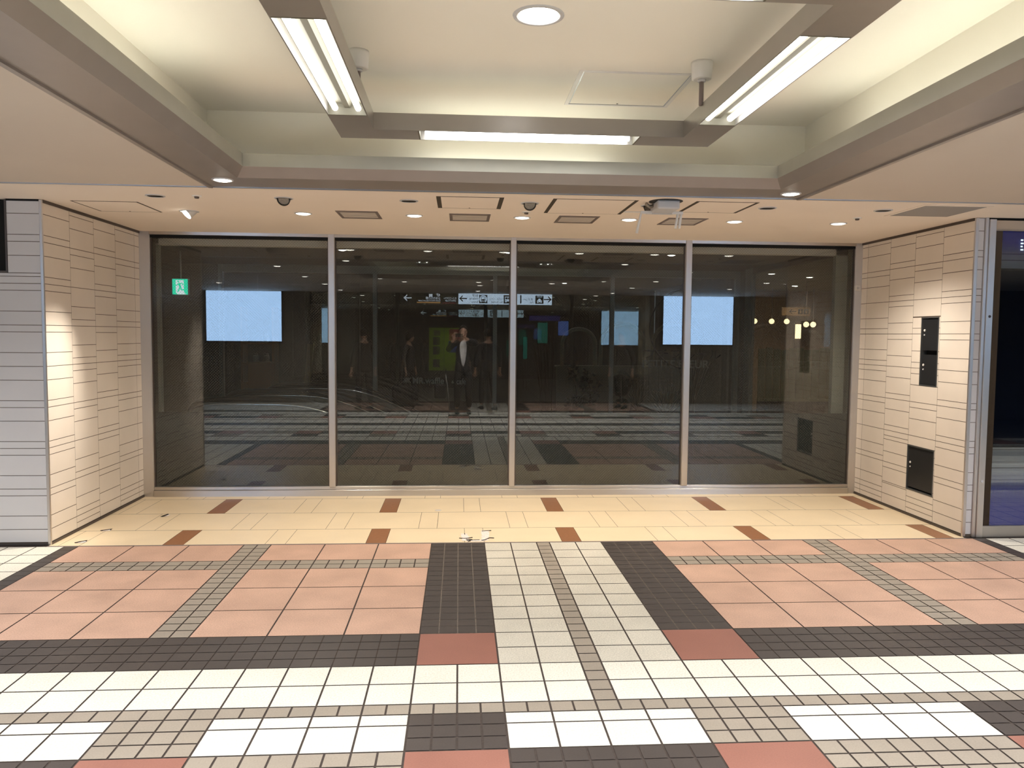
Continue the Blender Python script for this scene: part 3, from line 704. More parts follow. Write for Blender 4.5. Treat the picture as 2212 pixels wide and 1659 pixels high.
dcb('head_gap', 4.17, 5.6, F - .01, F + .2, 2.545, ZC, 'blackgap')
dcb('film', 4.222, 5.55, F + .012, F + .013, 2.166, 2.454, 'half_top'); dcb('film', 4.222, 5.55, F + .012, F + .013, .092, .725, 'half_low')
sc = dcb('screen', 4.222, 5.55, F + .03, F + .08, .725, 2.166, 'black'); dcb('screen_face', 4.232, 5.54, F + .026, F + .03, .735, 2.150, 'monitor', par=sc)
dcb('glass_door', 4.222, 5.55, F, F + .006, .092, 2.454, 'glass_in')
lt = MB()
for zc, w in ((2.388, .02), (2.362, .024), (2.338, .018), (2.312, .024)): lt.box(4.448 - ox, 4.448 + w - ox, -.001, 0, zc - .006, zc + .006, 'exit_w')
lt.build('lettering', dc)
sb = empty('sign_box', (-3.30, F, 2.03), 0, 'black sign box set high in the white tiled wall', 'sign')
MB().box(-2.9, -.0, .03, .14, 0, ZC - 2.034, 'blackgap').build('panel', sb)
mb = MB(); mb.box(-2.9, .008, -.008, .03, -.008, .006, 'dark_edge'); mb.box(-.004, .008, -.008, .03, .006, ZC - 2.034, 'dark_edge'); mb.build('frame', sb)
# ================================================================== FLOOR LITTER
def litter(x, y, rz, w, h, label, marks):
    e = empty('tape_strip', (x, y, 0), rz, label, 'tape', 'worn tape strips on the pale floor')
    b = MB(); n = 9; pts = []
    for i in range(n): pts.append((-w / 2 + random.uniform(-.008, .008), -h / 2 + h * i / (n - 1)))
    for i in range(n): pts.append((w / 2 + random.uniform(-.008, .008), h / 2 - h * i / (n - 1)))
    b.face([(a, c, .002) for a, c in pts], 'tape'); b.build('tape', e)
    for poly in marks: MB().tube([(a, c, .003) for a, c in poly], .0035, 'dirt', 6).build('torn_edge', e)
litter(.055, 6.14, .05, .055, .22, 'worn white tape strip by the grey mosaic end, plain tiled side', [[(-.05, -.03), (-.01, -.045), (.055, -.02)], [(0, .11), (0, .08)], [(.0, -.07), (.05, -.085)]])
litter(.215, 6.19, -.05, .06, .32, 'longer worn white tape strip by the white tile path', [[(-.03, .13), (.045, .15)], [(-.02, -.16), (.0, -.14), (.035, -.08), (.07, -.085)]])
litter(.135, 6.03, 1.57, .05, .14, 'worn white tape strip lying across between the two others', [[(.02, -.03), (.01, .05)], [(-.01, .04), (-.025, .06)]])
for x, y, rz, lb in ((-2.86, 6.09, .4, 'black and white paper scrap on the floor at the steel corner guard'), (-2.55, 6.95, 1.1, 'dark scrap on the pale floor along the plain tiled wall'), (-2.83, 6.45, .2, 'small brown scrap by the skirting of the plain tiled wall')):
    e = empty('floor_scrap', (x, y, 0), rz, lb, 'litter', 'scraps by the plain tiled wall')
    mb = MB(); mb.face([(-.04, -.012, .002), (.035, -.018, .003), (.045, .012, .010), (-.01, .020, .004), (-.045, .010, .002)], 'dirt'); mb.build('scrap', e, fix=False)
    mb = MB(); mb.face([(-.02, -.030, .003), (.04, -.022, .003), (.03, -.012, .008), (-.02, -.016, .004)], 'tape'); mb.build('torn_edge', e, fix=False)
e = empty('floor_plug', (-.185, 7.10, 0), 0, 'small pale oval metal cap set in the pale floor', 'floor cap')
MB().lathe((0, 0, 0), (0, 0, 1), [(0, .03), (.003, .028), (.004, .02)], 'vent', 20).build('cap', e)
# ================================================================== SPACE BEHIND THE GLASS
fb = MB()
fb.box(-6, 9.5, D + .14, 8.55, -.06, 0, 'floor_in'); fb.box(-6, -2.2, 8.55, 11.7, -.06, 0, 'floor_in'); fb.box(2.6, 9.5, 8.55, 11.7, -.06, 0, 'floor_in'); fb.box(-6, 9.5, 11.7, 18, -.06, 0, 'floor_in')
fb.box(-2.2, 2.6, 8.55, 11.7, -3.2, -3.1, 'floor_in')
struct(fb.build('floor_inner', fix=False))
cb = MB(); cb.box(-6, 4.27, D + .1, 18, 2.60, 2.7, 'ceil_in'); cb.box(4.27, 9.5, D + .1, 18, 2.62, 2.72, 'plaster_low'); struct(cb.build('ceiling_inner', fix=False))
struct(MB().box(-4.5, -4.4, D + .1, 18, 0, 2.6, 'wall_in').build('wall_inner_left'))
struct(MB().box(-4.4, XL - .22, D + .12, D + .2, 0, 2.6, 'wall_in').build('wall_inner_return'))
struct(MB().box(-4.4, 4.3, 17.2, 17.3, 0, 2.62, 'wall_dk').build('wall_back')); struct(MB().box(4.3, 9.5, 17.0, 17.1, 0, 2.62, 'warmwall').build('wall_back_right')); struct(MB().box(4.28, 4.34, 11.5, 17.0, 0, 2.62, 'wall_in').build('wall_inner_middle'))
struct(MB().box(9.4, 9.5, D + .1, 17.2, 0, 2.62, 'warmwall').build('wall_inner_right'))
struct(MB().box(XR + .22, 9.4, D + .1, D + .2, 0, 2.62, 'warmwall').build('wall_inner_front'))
# inner glass wall
imull = [(-3.52, -3.46), (-1.281, -1.222), (.505, .565), (2.283, 2.343), (4.21, 4.33)]
n = 40
for a, b in imull:
    tb(n, a, b, YI - .04, YI + .04, 0, 2.60, m='jamb_in'); n += 1
tb(n, -3.46, 4.21, YI - .035, YI + .035, 2.49, 2.60, m='jamb_in'); n += 1
ipanes = []
for k in range(4):
    a, b = imull[k][1], imull[k + 1][0]
    mb = MB().box(a, b, YI, YI + .008, .05, 2.49, 'glass_in')
    mb.v = [(x, y + (z - 1.27) * .004, z) for x, y, z in mb.v]
    ipanes.append(struct(mb.build('window_%d' % (k + 5))))
struct(MB().box(-4.4, -3.52, YI - .03, YI + .1, 0, 2.6, 'wall_in').build('wall_inner_end'))
# side glass wall
tb(n, 4.24, 4.30, 8.35, 8.75, 0, 2.6, m='jamb_in'); n += 1
tb(n, 4.24, 4.30, 11.25, 11.5, 0, 2.6, m='jamb_in'); n += 1
tb(n, 4.25, 4.29, 8.75, 11.25, 2.52, 2.6, m='dark_edge'); n += 1
struct(MB().box(4.266, 4.274, 8.75, 11.25, .05, 2.52, 'glass_in').build('window_10'))
# lettering on the inner panes (reads straight from the hall)
def on_pane(body, size, x, z, m, pane, xs=1.0, nm='lettering'):
    return text(body, size, nm, m, pane, (x, YI - .004, z), (math.pi / 2, 0, 0), 'LEFT', .0008, xs)
M['letter'] = pmat('pale lettering', hexc(190, 190, 180), .7)
on_pane('MR.waffle', .13, -.70, .90, 'letter', ipanes[1], .93); on_pane('&', .06, -.115, .885, 'letter', ipanes[1]); on_pane('cafe', .125, -.04, .89, 'letter', ipanes[1], .72)
lg = MB()
for k in range(3):
    for s in (-1, 1):
        o_ = (k - 1) * .026; lg.tube([(-.785 + o_ - s * .032, YI - .003, .91 - .036), (-.785 + o_ + s * .032, YI - .003, .91 + .036)], .005, 'letter', 6)
lg.build('logo', ipanes[1])
on_pane('プチフルール', .17, 2.80, 1.32, 'ink', ipanes[3], 1.2); on_pane('PETITE FLEUR', .17, 2.79, 1.17, 'letter', ipanes[3], 1.02)
rg = MB(); rg.tube([(3.52 + .62 * math.cos(t * math.pi / 24), YI - .006, 1.72 + .62 * math.sin(t * math.pi / 24)) for t in range(14, 37)], .012, 'ink', 6); rg.build('logo', ipanes[3])
# exit sign
e = empty('exit_sign', (-3.43, 9.98, 2.06), 0, 'green running man exit sign glowing behind the glass', 'sign')
bevel(MB().box(-.098, .098, .0, .06, -.002, .198, 'whitep').build('housing', e), .006, 2)
MB().box(-.092, .092, -.004, 0, .003, .192, 'exit_g').build('face', e)
MB().face([(-.05, -.006, .178), (.046, -.006, .178), (.046, -.006, .075), (.070, -.006, .003), (-.028, -.006, .003), (-.05, -.006, .03)], 'exit_w') if 0 else None
mb = MB(); mb.face([(-.050, -.006, .178), (.046, -.006, .178), (.046, -.006, .066), (.050, -.006, .030), (.074, -.006, .004), (-.028, -.006, .004), (-.050, -.006, .028)], 'exit_w'); mb.build('door_symbol', e, fix=False)
mb = MB(); Y_ = -.009
mb.sphere((-.018, Y_, .160), .012, 'exit_g', 12, 8, (1, .2, 1))
for pts, r in (([(-.010, Y_, .140), (.006, Y_, .090)], .013), ([(-.012, Y_, .138), (-.032, Y_, .116), (-.050, Y_, .116)], .006), ([(0, Y_, .140), (.026, Y_, .138), (.040, Y_, .116)], .006),
               ([(.004, Y_, .095), (-.008, Y_, .068), (-.026, Y_, .036)], .008), ([(.008, Y_, .092), (.018, Y_, .062), (.056, Y_, .058)], .008)): mb.tube(pts, r, 'exit_g', 8)
mb.build('running_figure', e)
MB().tube([(0, .03, .198), (0, .03, .54)], .01, 'whitep', 8).build('hanger', e)
# escalators
def escalator(ya, yb, za, zb, xa, label):
    e = empty('escalator', (xa, ya, 0), 0, label, 'escalator', 'escalators behind the glass')
    def rail(y, z, xs):
        top = [(xs - .02, z - .30), (xs - .07, z - .19), (xs - .04, z - .08), (xs + .06, z - .022), (xs + .22, z), (xs + .6, z), (xs + 1.0, z - .005), (xs + 1.28, z - .05), (xs + 1.62, z - .16), (xs + 2.1, z - .40), (xs + 3.0, z - .90), (xs + 4.2, z - 1.58), (xs + 4.8, z - 1.92)]
        P = [(x - xa, y - ya, zz) for x, zz in top]
        # smooth the line
        Q = [P[0]]
        for i in range(len(P) - 1):
            a, b = Vector(P[i]), Vector(P[i + 1]); Q += [tuple(a.lerp(b, .25)), tuple(a.lerp(b, .75))]
        Q.append(P[-1])
        MB().tube(Q, .032, 'rubber', 10).build('handrail', e)
        s1 = [(x, yy, zz - .055) for x, yy, zz in Q[4:]]; MB().tube(s1, .022, 'silver', 8).build('rail_strip', e)
        pn = MB()
        for i in range(4, len(Q) - 1):
            (x0_, y0_, z0_), (x1_, _, z1_) = Q[i], Q[i + 1]
            d0 = max(0, (x0_ - 1.0) * .58); d1 = max(0, (x1_ - 1.0) * .58)
            for yy in (y0_ - .03, y0_ + .03):
                pn.face([(x0_, yy, z0_ - .06), (x1_, yy, z1_ - .06), (x1_, yy, -.02 - d1), (x0_, yy, -.02 - d0)], 'balu')
        pn.build('balustrade', e, fix=False)
        MB().box(1.05, 1.056, y - ya - .035, y - ya + .035, .2, z - .08, 'dark_edge').build('panel_joint', e)
    rail(ya, za, xa); rail(yb, zb, xa)
    for k in range(14):
        xk = 1.0 + k * .28; zk = -max(0, k - 2) * .16
        MB().box(xk, xk + .3, .1, yb - ya - .1, zk - .18, zk, 'step').build('step', e)
    return e
escalator(8.72, 10.02, .875, .872, -2.86, 'escalator nearest the glass, its rounded black handrail end by the exit sign')
escalator(10.2, 11.5, .865, .86, -2.70, 'second escalator, standing behind the nearer one')
# left side: shelf, box, plank
e = empty('shelf_unit', (-2.92, 12.6, 0), 0, 'narrow orange wooden shelf with small jars behind the inner glass', 'shelf')
for b in ((-.50, -.47), (-.02, .02)): MB().box(*b, 0, .3, 0, 2.0, 'wood').build('upright', e)
for z in (.4, .8, 1.1, 1.42): MB().box(-.47, -.02, 0, .3, z, z + .025, 'wood').build('shelf', e)
for x, z in ((-3.05, 1.125), (-3.22, 1.125), (-3.06, 1.445)):
    j = empty('jar', (x, 12.72, z), 0, 'small pale jar on the orange shelf', 'jar', 'jars on the orange shelf')
    MB().lathe((0, 0, 0), (0, 0, 1), [(0, .04), (.10, .045), (.13, .03)], 'cream', 16).build('body', j); MB().lathe((0, 0, .13), (0, 0, 1), [(0, .032), (.02, .032)], 'dark_edge', 14).build('lid', j)
e = empty('cardboard_box', (-3.0, 12.15, 0), 0, 'orange box standing in front of the wooden shelf', 'box')
bevel(MB().box(-.16, .17, -.14, .14, 0, 1.14, 'boxo').build('body', e), .006, 1); MB().box(-.165, .175, -.145, .145, 1.14, 1.16, 'wood').build('lid', e)
e = empty('plank', (-2.55, 13.0, 0), 0, 'yellow plank leaning against the dark wall', 'plank')
mb = MB(); mb.prism([(-.05, 0), (.05, 0), (.05, .02), (-.05, .02)], (0, 0, 0), (.09, .25, 1.42), (1, 0, 0), (0, 1, 0), 'woody'); mb.build('board', e)
struct(MB().box(-4.4, -1.7, 13.6, 13.7, 0, 2.6, 'wall_dk').build('wall_cafe'))
struct(MB().box(-1.7, 1.0, 16.2, 16.3, 0, 2.6, 'wall_dk').build('wall_cafe_back'))
# low cream wall with arched openings above (flower shop)
lw = MB(); lw.box(1.75, 4.9, 14.0, 14.12, 0, 1.04, 'cream')
for k in range(4): lw.box(1.75, 4.9, 13.985, 14.0, .2 + k * .2, .205 + k * .2, 'wall_in')
lw.box(1.72, 4.9, 13.97, 14.14, 1.04, 1.065, 'cream')
struct(lw.build('wall_low'))
def arch(x0, x1, label_n):
    mb = MB(); cx = (x0 + x1) / 2; r = (x1 - x0) / 2; zs = 1.45
    pts = [(x0, 14.06, 1.06), (x0, 14.06, zs)] + [(cx - r * math.cos(t * math.pi / 14), 14.06, zs + r * .9 * math.sin(t * math.pi / 14)) for t in range(1, 14)] + [(x1, 14.06, zs), (x1, 14.06, 1.06)]
    mb.tube(pts, .035, 'cream', 6); struct(mb.build('trim_%d' % label_n))
arch(1.85, 2.45, 60); arch(2.55, 3.35, 61); arch(3.5, 4.4, 62)
# plants
def pot(e, r, h, m='terra'):
    MB().lathe((0, 0, 0), (0, 0, 1), [(0, r * .72), (h * .85, r), (h * .86, r * 1.1), (h, r * 1.1), (h, r * .9), (h * .8, r * .85)], m, 20, (True, True)).build('pot', e)
def leaves(e, n, c, rad, size, m, nm='foliage', flat=.4):
    mb = MB()
    for _ in range(n):
        p = Vector((random.gauss(0, 1), random.gauss(0, 1), random.gauss(0, 1))).normalized() * random.uniform(.35, 1)
        p = Vector(c) + Vector((p.x * rad[0], p.y * rad[1], p.z * rad[2]))
        d = Vector((random.uniform(-1, 1), random.uniform(-1, 1), random.uniform(-.3, .8))).normalized(); s = d.orthogonal().normalized() * size * flat
        mb.face([p, p + d * size * .5 + s, p + d * size, p + d * size * .5 - s], m)
    return mb.build(nm, e, fix=False)
def bundle(x, y, label, ztop, rb, spread, lean=0):
    e = empty('branch_bundle', (x, y, 0), 0, label, 'branches')
    pot(e, rb * 1.1, .3, 'dark_edge')
    for k in range(34):
        a = random.uniform(0, 6.28); q = random.uniform(0, 1) ** .6
        bx, by = rb * .7 * q * math.cos(a), rb * .7 * q * math.sin(a); h = ztop * random.uniform(.7, 1)
        tx, ty = bx * spread * 1.4 + lean + random.uniform(-.05, .05), by * spread + random.uniform(-.05, .05)
        MB().tube([(bx, by, .1), (bx * 1.1, by * 1.1, h * .45), (bx * .5 + tx * .5, by * .5 + ty * .5, h * .75), (tx, ty, h)], [.011, .010, .007, .003], 'twig', 5).build('twig', e)
bundle(1.42, 12.75, 'tall bundle of dry branches tied upright behind the third pane', 1.85, .14, 1.7, -.05)
bundle(3.82, 12.75, 'tall fanned bundle of dry branches near the flower shop name', 1.55, .10, 3.2)
def leafy(x, y, s, label):
    e = empty('potted_plant', (x, y, .0), 0, label, 'plant'); pot(e, .11, .42)
    MB().tube([(0, 0, .38), (.0, 0, .7), (-.05, .02, 1.0 * s)], .008, 'twig', 6).build('stem', e); MB().tube([(0, 0, .5), (.15, .02, .72)], .006, 'twig', 6).build('stem', e)
    leaves(e, 60, (0, 0, .52), (.14, .12, .12), .10, 'leaf'); leaves(e, 26, (-.06, 0, 1.0 * s), (.10, .08, .16), .10, 'leaf'); leaves(e, 12, (.16, .02, .74), (.07, .06, .05), .09, 'leaf')
leafy(1.90, 12.6, 1.0, 'leafy potted plant with one tall stem beside the dry branches'); leafy(2.25, 13.35, .85, 'shorter leafy potted plant next to the clipped ball bush')
e = empty('topiary', (2.68, 12.9, 0), 0, 'clipped blue green ball bush in front of the cream low wall', 'plant'); pot(e, .13, .35); MB().tube([(0, 0, .3), (0, 0, .75)], .012, 'twig', 6).build('stem', e)
MB().sphere((0, 0, .78), .19, 'leaf2', 20, 14).build('crown', e); leaves(e, 160, (0, 0, .78), (.2, .2, .2), .05, 'leaf2'); MB().sphere((.03, 0, .42), .15, 'leaf2', 18, 12).build('crown', e)
e = empty('dry_grass', (3.10, 13.5, 0), 0, 'pale dry grass plant between the ball bush and spiky plant', 'plant'); pot(e, .12, .3)
gm = MB()
for _ in range(90):
    a, t = random.uniform(0, 6.28), random.uniform(.05, .3); h = random.uniform(.3, .62)
    gm.tube([(0, 0, .28), (t * .5 * math.cos(a), t * .5 * math.sin(a), .28 + h * .6), (t * math.cos(a), t * math.sin(a), .28 + h)], [.004, .004, .002], 'drygrass', 4, False)
gm.build('blades', e, fix=False)
e = empty('spiky_plant', (3.38, 12.6, 0), 0, 'dark spiky plant under the flower shop name', 'plant'); pot(e, .13, .3, 'dark_edge')
gm = MB()
for _ in range(70):
    a, t = random.uniform(0, 6.28), random.uniform(.1, .30); h = random.uniform(.2, .55)
    gm.tube([(0, 0, .28), (t * .6 * math.cos(a), t * .6 * math.sin(a), .28 + h * .6), (t * math.cos(a), t * math.sin(a), .28 + h)], [.012, .010, .003], 'leaf', 5, False)
gm.build('blades', e, fix=False)
# right side room, seen through the side glass: fence, lamps, sign, exit sign
fe = empty('picket_fence', (4.75, 12.2, 0), 0, 'pale green board fence above brown panels beyond the side glass', 'fence')
for k in range(13): MB().box(k * .125, k * .125 + .105, 0, .03, .62, 1.42 + .02 * math.sin(k * 1.7), 'fence').build('board', fe)
for k in range(4): MB().box(k * .41, k * .41 + .395, -.01, .04, .02, .58, 'brownp').build('panel', fe)
MB().box(0, 1.64, -.02, .05, .58, .62, 'fence').build('rail', fe)
text('PETITE FLEUR', .15, 'lettering', 'letter', fe, (.35, -.014, .30), (math.pi / 2, 0, 0), 'LEFT', .001, 1.0)
fe2 = empty('ceiling_sign', (5.92, 13.6, 2.06), 0, 'pale hanging arrow sign with restroom symbols beyond the side glass', 'sign')
MB().box(-.45, .55, 0, .05, -.14, .14, 'warmwall').build('panel', fe2)
mb = MB(); mb.box(-.16, .06, -.004, 0, -.012, .012, 'ink'); mb.prism([(0, 0), (.10, .09), (.10, .065), (.03, 0), (.10, -.065), (.10, -.09)], (-.19, -.004, 0), (-.19, 0, 0), (1, 0, 0), (0, 0, 1), 'ink'); mb.build('arrow', fe2)
mb = MB()
for x in (.12, .32):
    mb.box(x, x + .17, -.004, 0, -.09, .09, 'ink'); mb.sphere((x + .085, -.006, .05), .02, 'warmwall', 10, 6, (1, .2, 1)); mb.box(x + .06, x + .11, -.006, -.004, -.06, .02, 'warmwall')
mb.build('symbol', fe2)
for x in (-.3, .4): MB().tube([(x, .025, .14), (x, .025, 1.06)], .012, 'ventf', 6).build('hanger', fe2)
fe2.scale = (.52, .52, .52)
lp = empty('lit_notice', (6.62, 15.0, 0), 0, 'slim bright vertical panel lit warm beyond the side glass', 'panel')
MB().box(-.05, .05, 0, .04, 1.58, 1.86, 'warmlamp').build('face', lp); MB().box(-.06, .06, .04, .08, 0, 1.88, 'brownp').build('post', lp)
for (x, y, z) in ((6.08, 15.9, 1.93), (6.44, 15.9, 1.93), (6.76, 15.9, 1.93), (6.86, 15.2, 1.86), (7.0, 15.2, 1.86)):
    l = empty('shop_lamp', (x, y, z), 0, 'warm glowing globe lamp in the far shop beyond the side glass', 'lamp', 'warm globe lamps in the far shop')
    MB().sphere((0, 0, 0), .055, 'warmlamp', 14, 10).build('globe', l); MB().tube([(0, 0, .05), (0, 0, 2.62 - z)], .006, 'ventf', 6).build('cord', l)
for (x, y) in ((5.0, 12.4), (5.9, 13.0), (5.7, 10.6), (6.6, 15.2), (5.4, 14.9)):
    downlight(x, y, 2.62, .06, True, 'warm round downlight in the ceiling beyond the side glass', 'downlights beyond the side glass', 40.0, (1, .78, .52), 130)
for (x, y) in ((-1.4, 9.6), (.6, 9.6), (2.6, 9.6), (-2.6, 14.4), (2.0, 15.0)):
    downlight(x, y, 2.60, .05, True, 'small round downlight in the dim ceiling behind the glass', 'downlights behind the glass', 12.0, HALL, 130, 'lamp_hall')
# ================================================================== THE HALL BEHIND THE CAMERA
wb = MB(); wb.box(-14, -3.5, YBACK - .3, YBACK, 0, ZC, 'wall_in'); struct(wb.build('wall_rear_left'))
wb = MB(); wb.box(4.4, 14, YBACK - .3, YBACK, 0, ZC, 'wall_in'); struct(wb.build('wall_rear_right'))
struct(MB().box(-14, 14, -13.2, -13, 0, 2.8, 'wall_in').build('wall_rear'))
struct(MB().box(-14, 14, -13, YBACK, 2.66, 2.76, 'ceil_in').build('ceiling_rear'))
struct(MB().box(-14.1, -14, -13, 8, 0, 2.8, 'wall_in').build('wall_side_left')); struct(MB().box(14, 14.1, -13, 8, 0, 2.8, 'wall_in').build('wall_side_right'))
def wide_screen(x0, x1, label):
    e = empty('video_screen', ((x0 + x1) / 2, YBACK + .03, 1.98), 0, label, 'screen', 'lit screens on the rear wall')
    h = (x1 - x0) / 2
    bevel(MB().box(-h - .04, h + .04, 0, .07, -.61, .61, 'black').build('housing', e), .01, 1)
    MB().box(-h, h, .07, .074, -.57, .57, 'screen').build('display', e)
wide_screen(-5.74, -4.06, 'big pale blue lit screen reflected beside the exit sign'); wide_screen(4.81, 6.49, 'big pale blue lit screen reflected across the last steel mullion')
# overhead direction sign
sg = empty('overhead_sign', (.43, -2.78, 2.435), 0, 'hanging direction sign, dark half and lit white half, seen mirrored in the glass', 'sign')
SX = .43
def sgx(x): return x - SX
MB().box(sgx(-1.34), sgx(-.04), -.06, .06, -.135, .12, 'sign_dark').build('dark_panel', sg)
MB().box(sgx(-.03), sgx(2.16), -.06, .06, -.135, .12, 'sign_dark').build('light_box', sg); MB().box(sgx(-.03) + .006, sgx(2.16) - .006, .06, .064, -.13, .116, 'sign_w').build('light_face', sg)
R180 = (math.pi / 2, 0, math.pi)     # text that faces the glass
def st(body, size, x, z, m, xs=1.0, y=.0655): return text(body, size, 'lettering', m, sg, (sgx(x), y, z), R180, 'LEFT', .0006, xs)
def arrow(x, d, m, s=.085, y=.066):
    """arrow seen in the glass pointing d (-1 towards the plain tiled wall)"""
    mb = MB(); mb.box(-s, s, 0, .002, -.012, .012, m)
    mb.prism([(0, 0), (.085, .08), (.085, .046), (.034, 0), (.085, -.046), (.085, -.08)] if d < 0 else [(0, 0), (-.085, .08), (-.085, .046), (-.034, 0), (-.085, -.046), (-.085, -.08)], (d * (s + .012), 0, 0), (d * (s + .012), .002, 0), (1, 0, 0), (0, 0, 1), m)
    o = mb.build('arrow', sg, (sgx(x), y, 0)); return o
arrow(2.05, 1, 'ink'); arrow(.09, -1, 'ink'); arrow(-1.19, -1, 'sign_txt')
def icon(x, kind):
    e = MB(); h = .095
    e.box(-h, h, 0, .002, -h, h, 'ink')
    if kind == 'taxi':
        e.box(-.055, .055, .002, .004, -.06, -.012, 'sign_w'); e.prism([(-.035, -.012), (.035, -.012), (.022, .022), (-.022, .022)], (0, .002, 0), (0, .004, 0), (1, 0, 0), (0, 0, 1), 'sign_w'); e.box(-.05, -.03, .002, .004, -.075, -.06, 'sign_w'); e.box(.03, .05, .002, .004, -.075, -.06, 'sign_w')
        for s in (-1, 1): e.lathe((s * .036, .004, -.036), (0, 1, 0), [(0, .010), (.001, .010)], 'ink', 10)
    elif kind == 'train':
        e.lathe((0, .002, 0), (0, 1, 0), [(0, .088), (.001, .088)], 'sign_w', 24); e.box(-.05, .05, .003, .005, -.045, .055, 'ink'); e.box(-.04, .04, .005, .007, .0, .045, 'sign_w'); e.box(-.04, .04, .003, .005, -.088, -.055, 'ink')
        for s in (-1, 1): e.lathe((s * .028, .005, -.025), (0, 1, 0), [(0, .010), (.001, .010)], 'sign_w', 10)
    else:
        e.box(-.065, .065, .002, .004, -.05, .06, 'sign_w'); e.box(-.052, .052, .004, .006, .0, .045, 'ink'); e.box(-.005, .005, .006, .008, .0, .045, 'sign_w'); e.box(-.055, -.03, .002, .004, -.07, -.05, 'sign_w'); e.box(.03, .055, .002, .004, -.07, -.05, 'sign_w')
        for s in (-1, 1): e.lathe((s * .042, .004, -.025), (0, 1, 0), [(0, .010), (.001, .010)], 'ink', 10)
    return e.build('pictogram', sg, (sgx(x), .066, 0 - .008))
icon(1.86, 'taxi'); icon(1.12, 'bus'); icon(.55, 'train')
st('TAXI', .058, 1.93, .058, 'sign_w', 1.0, .0695)
st('タクシー', .066, 1.72, -.01, 'ink'); st('Taxi', .05, 1.72, -.075, 'ink')
MB().box(sgx(1.41), sgx(1.44), .064, .067, -.10, .09, 'ink').build('divider', sg)
st('バスターミナル', .05, 1.0, -.01, 'ink', .88); st('Bus Terminal', .05, 1.0, -.075, 'ink')
st('B1F', .085, .43, .065, 'ink'); st('市営地下鉄', .05, .43, -.01, 'ink', .80); st('Subway', .05, .43, -.075, 'ink')
st('オフィスタワー', .062, -.06, -.005, 'sign_txt', .72, .0605); st('Office Tower', .05, -.08, -.055, 'sign_txt', .9, .0605)
st('4F', .095, -.44, .07, 'sign_txt', 1, .0605); MB().box(sgx(-.70), sgx(-.62), .06, .062, .03, .095, 'sign_txt').build('pictogram', sg)
st('ひまわりの郷', .07, -.44, -.005, 'sign_txt', .80, .0605); st('Konan Ward Culture Center', .05, -.44, -.058, 'sign_txt', .86, .0605)
MB().box(sgx(-.98), sgx(-.44), .06, .062, -.115, -.088, 'sign_or').build('colour_bar', sg); MB().box(sgx(-.40), sgx(-.08), .06, .062, -.115, -.100, 'sign_red').build('colour_bar', sg)
for x in (-1.1, .2, 2.0): MB().tube([(sgx(x), 0, .12), (sgx(x), 0, .225)], .012, 'ventf', 8).build('hanger', sg)
# lit signboards and green lockers at the far end
gb = empty('poster_board', (-.46, -8.0, 0), 0, 'lime green double door board with posters reflected behind the photographer', 'board')
MB().box(-.44, .0, -.08, 0, .52, 1.80, 'green').build('door', gb); MB().box(.012, .55, -.08, 0, .52, 1.80, 'green').build('door', gb)
MB().box(-.44, .55, -.12, -.02, 0, .52, 'wall_in').build('base', gb)
MB().box(.16, .52, 0, .006, 1.42, 1.76, 'poster2').build('poster', gb); MB().box(.14, .50, 0, .006, 1.06, 1.40, 'poster').build('poster', gb)
for z in (.62, 1.0, 1.28): MB().box(-.32, -.12, 0, .006, z, z + .24, 'wall_in').build('notice', gb)
MB().box(-.30, -.1, 0, .006, 1.56, 1.72, 'fence').build('notice', gb)
def litsign(x0, x1, y, z0, z1, m, label, txt=None):
    e = empty('lit_sign', ((x0 + x1) / 2, y, 0), 0, label, 'sign'); h = (x1 - x0) / 2
    MB().box(-h - .02, h + .02, -.06, 0, z0 - .02, z1 + .02, 'sign_dark').build('housing', e); MB().box(-h, h, 0, .005, z0, z1, m).build('face', e)
    for sx in (-h * .7, h * .7): MB().tube([(sx, -.03, z1 + .02), (sx, -.03, 2.66)] if z0 > 1.9 else [(sx, -.03, z0 - .02), (sx, -.03, 0)], .012, 'ventf', 6).build('post', e)
litsign(2.50, 2.82, -9.5, 1.35, 2.0, 'sgreen', 'green lit notice reflected right of the dry branches')
litsign(1.88, 2.0, -7.5, .90, 1.55, 'sgreen', 'narrow green lit notice reflected left of the dry branches')
litsign(3.10, 3.42, -9.0, 1.6, 2.05, 'sblue', 'blue lit notice reflected between branches and lower screens')
litsign(2.15, 3.10, -8.6, 2.05, 2.20, 'spurple', 'violet lit band sign reflected above the green notice')
for x, y in ((-2.7, -4.4), (-2.67, -6.4), (3.6, -5.1), (3.65, -7.2), (.47, -11.4), (-5.2, -5.0), (5.8, -6.0), (-.3, -6.9)):  # last one is an added lamp that brightens the green board
    downlight(x, y, 2.66, .07, True, 'lit downlight in the ceiling of the far hall behind the sign, one added to light the green board', 'far hall downlights', 80.0, HALL, 130, 'lamp_hall')
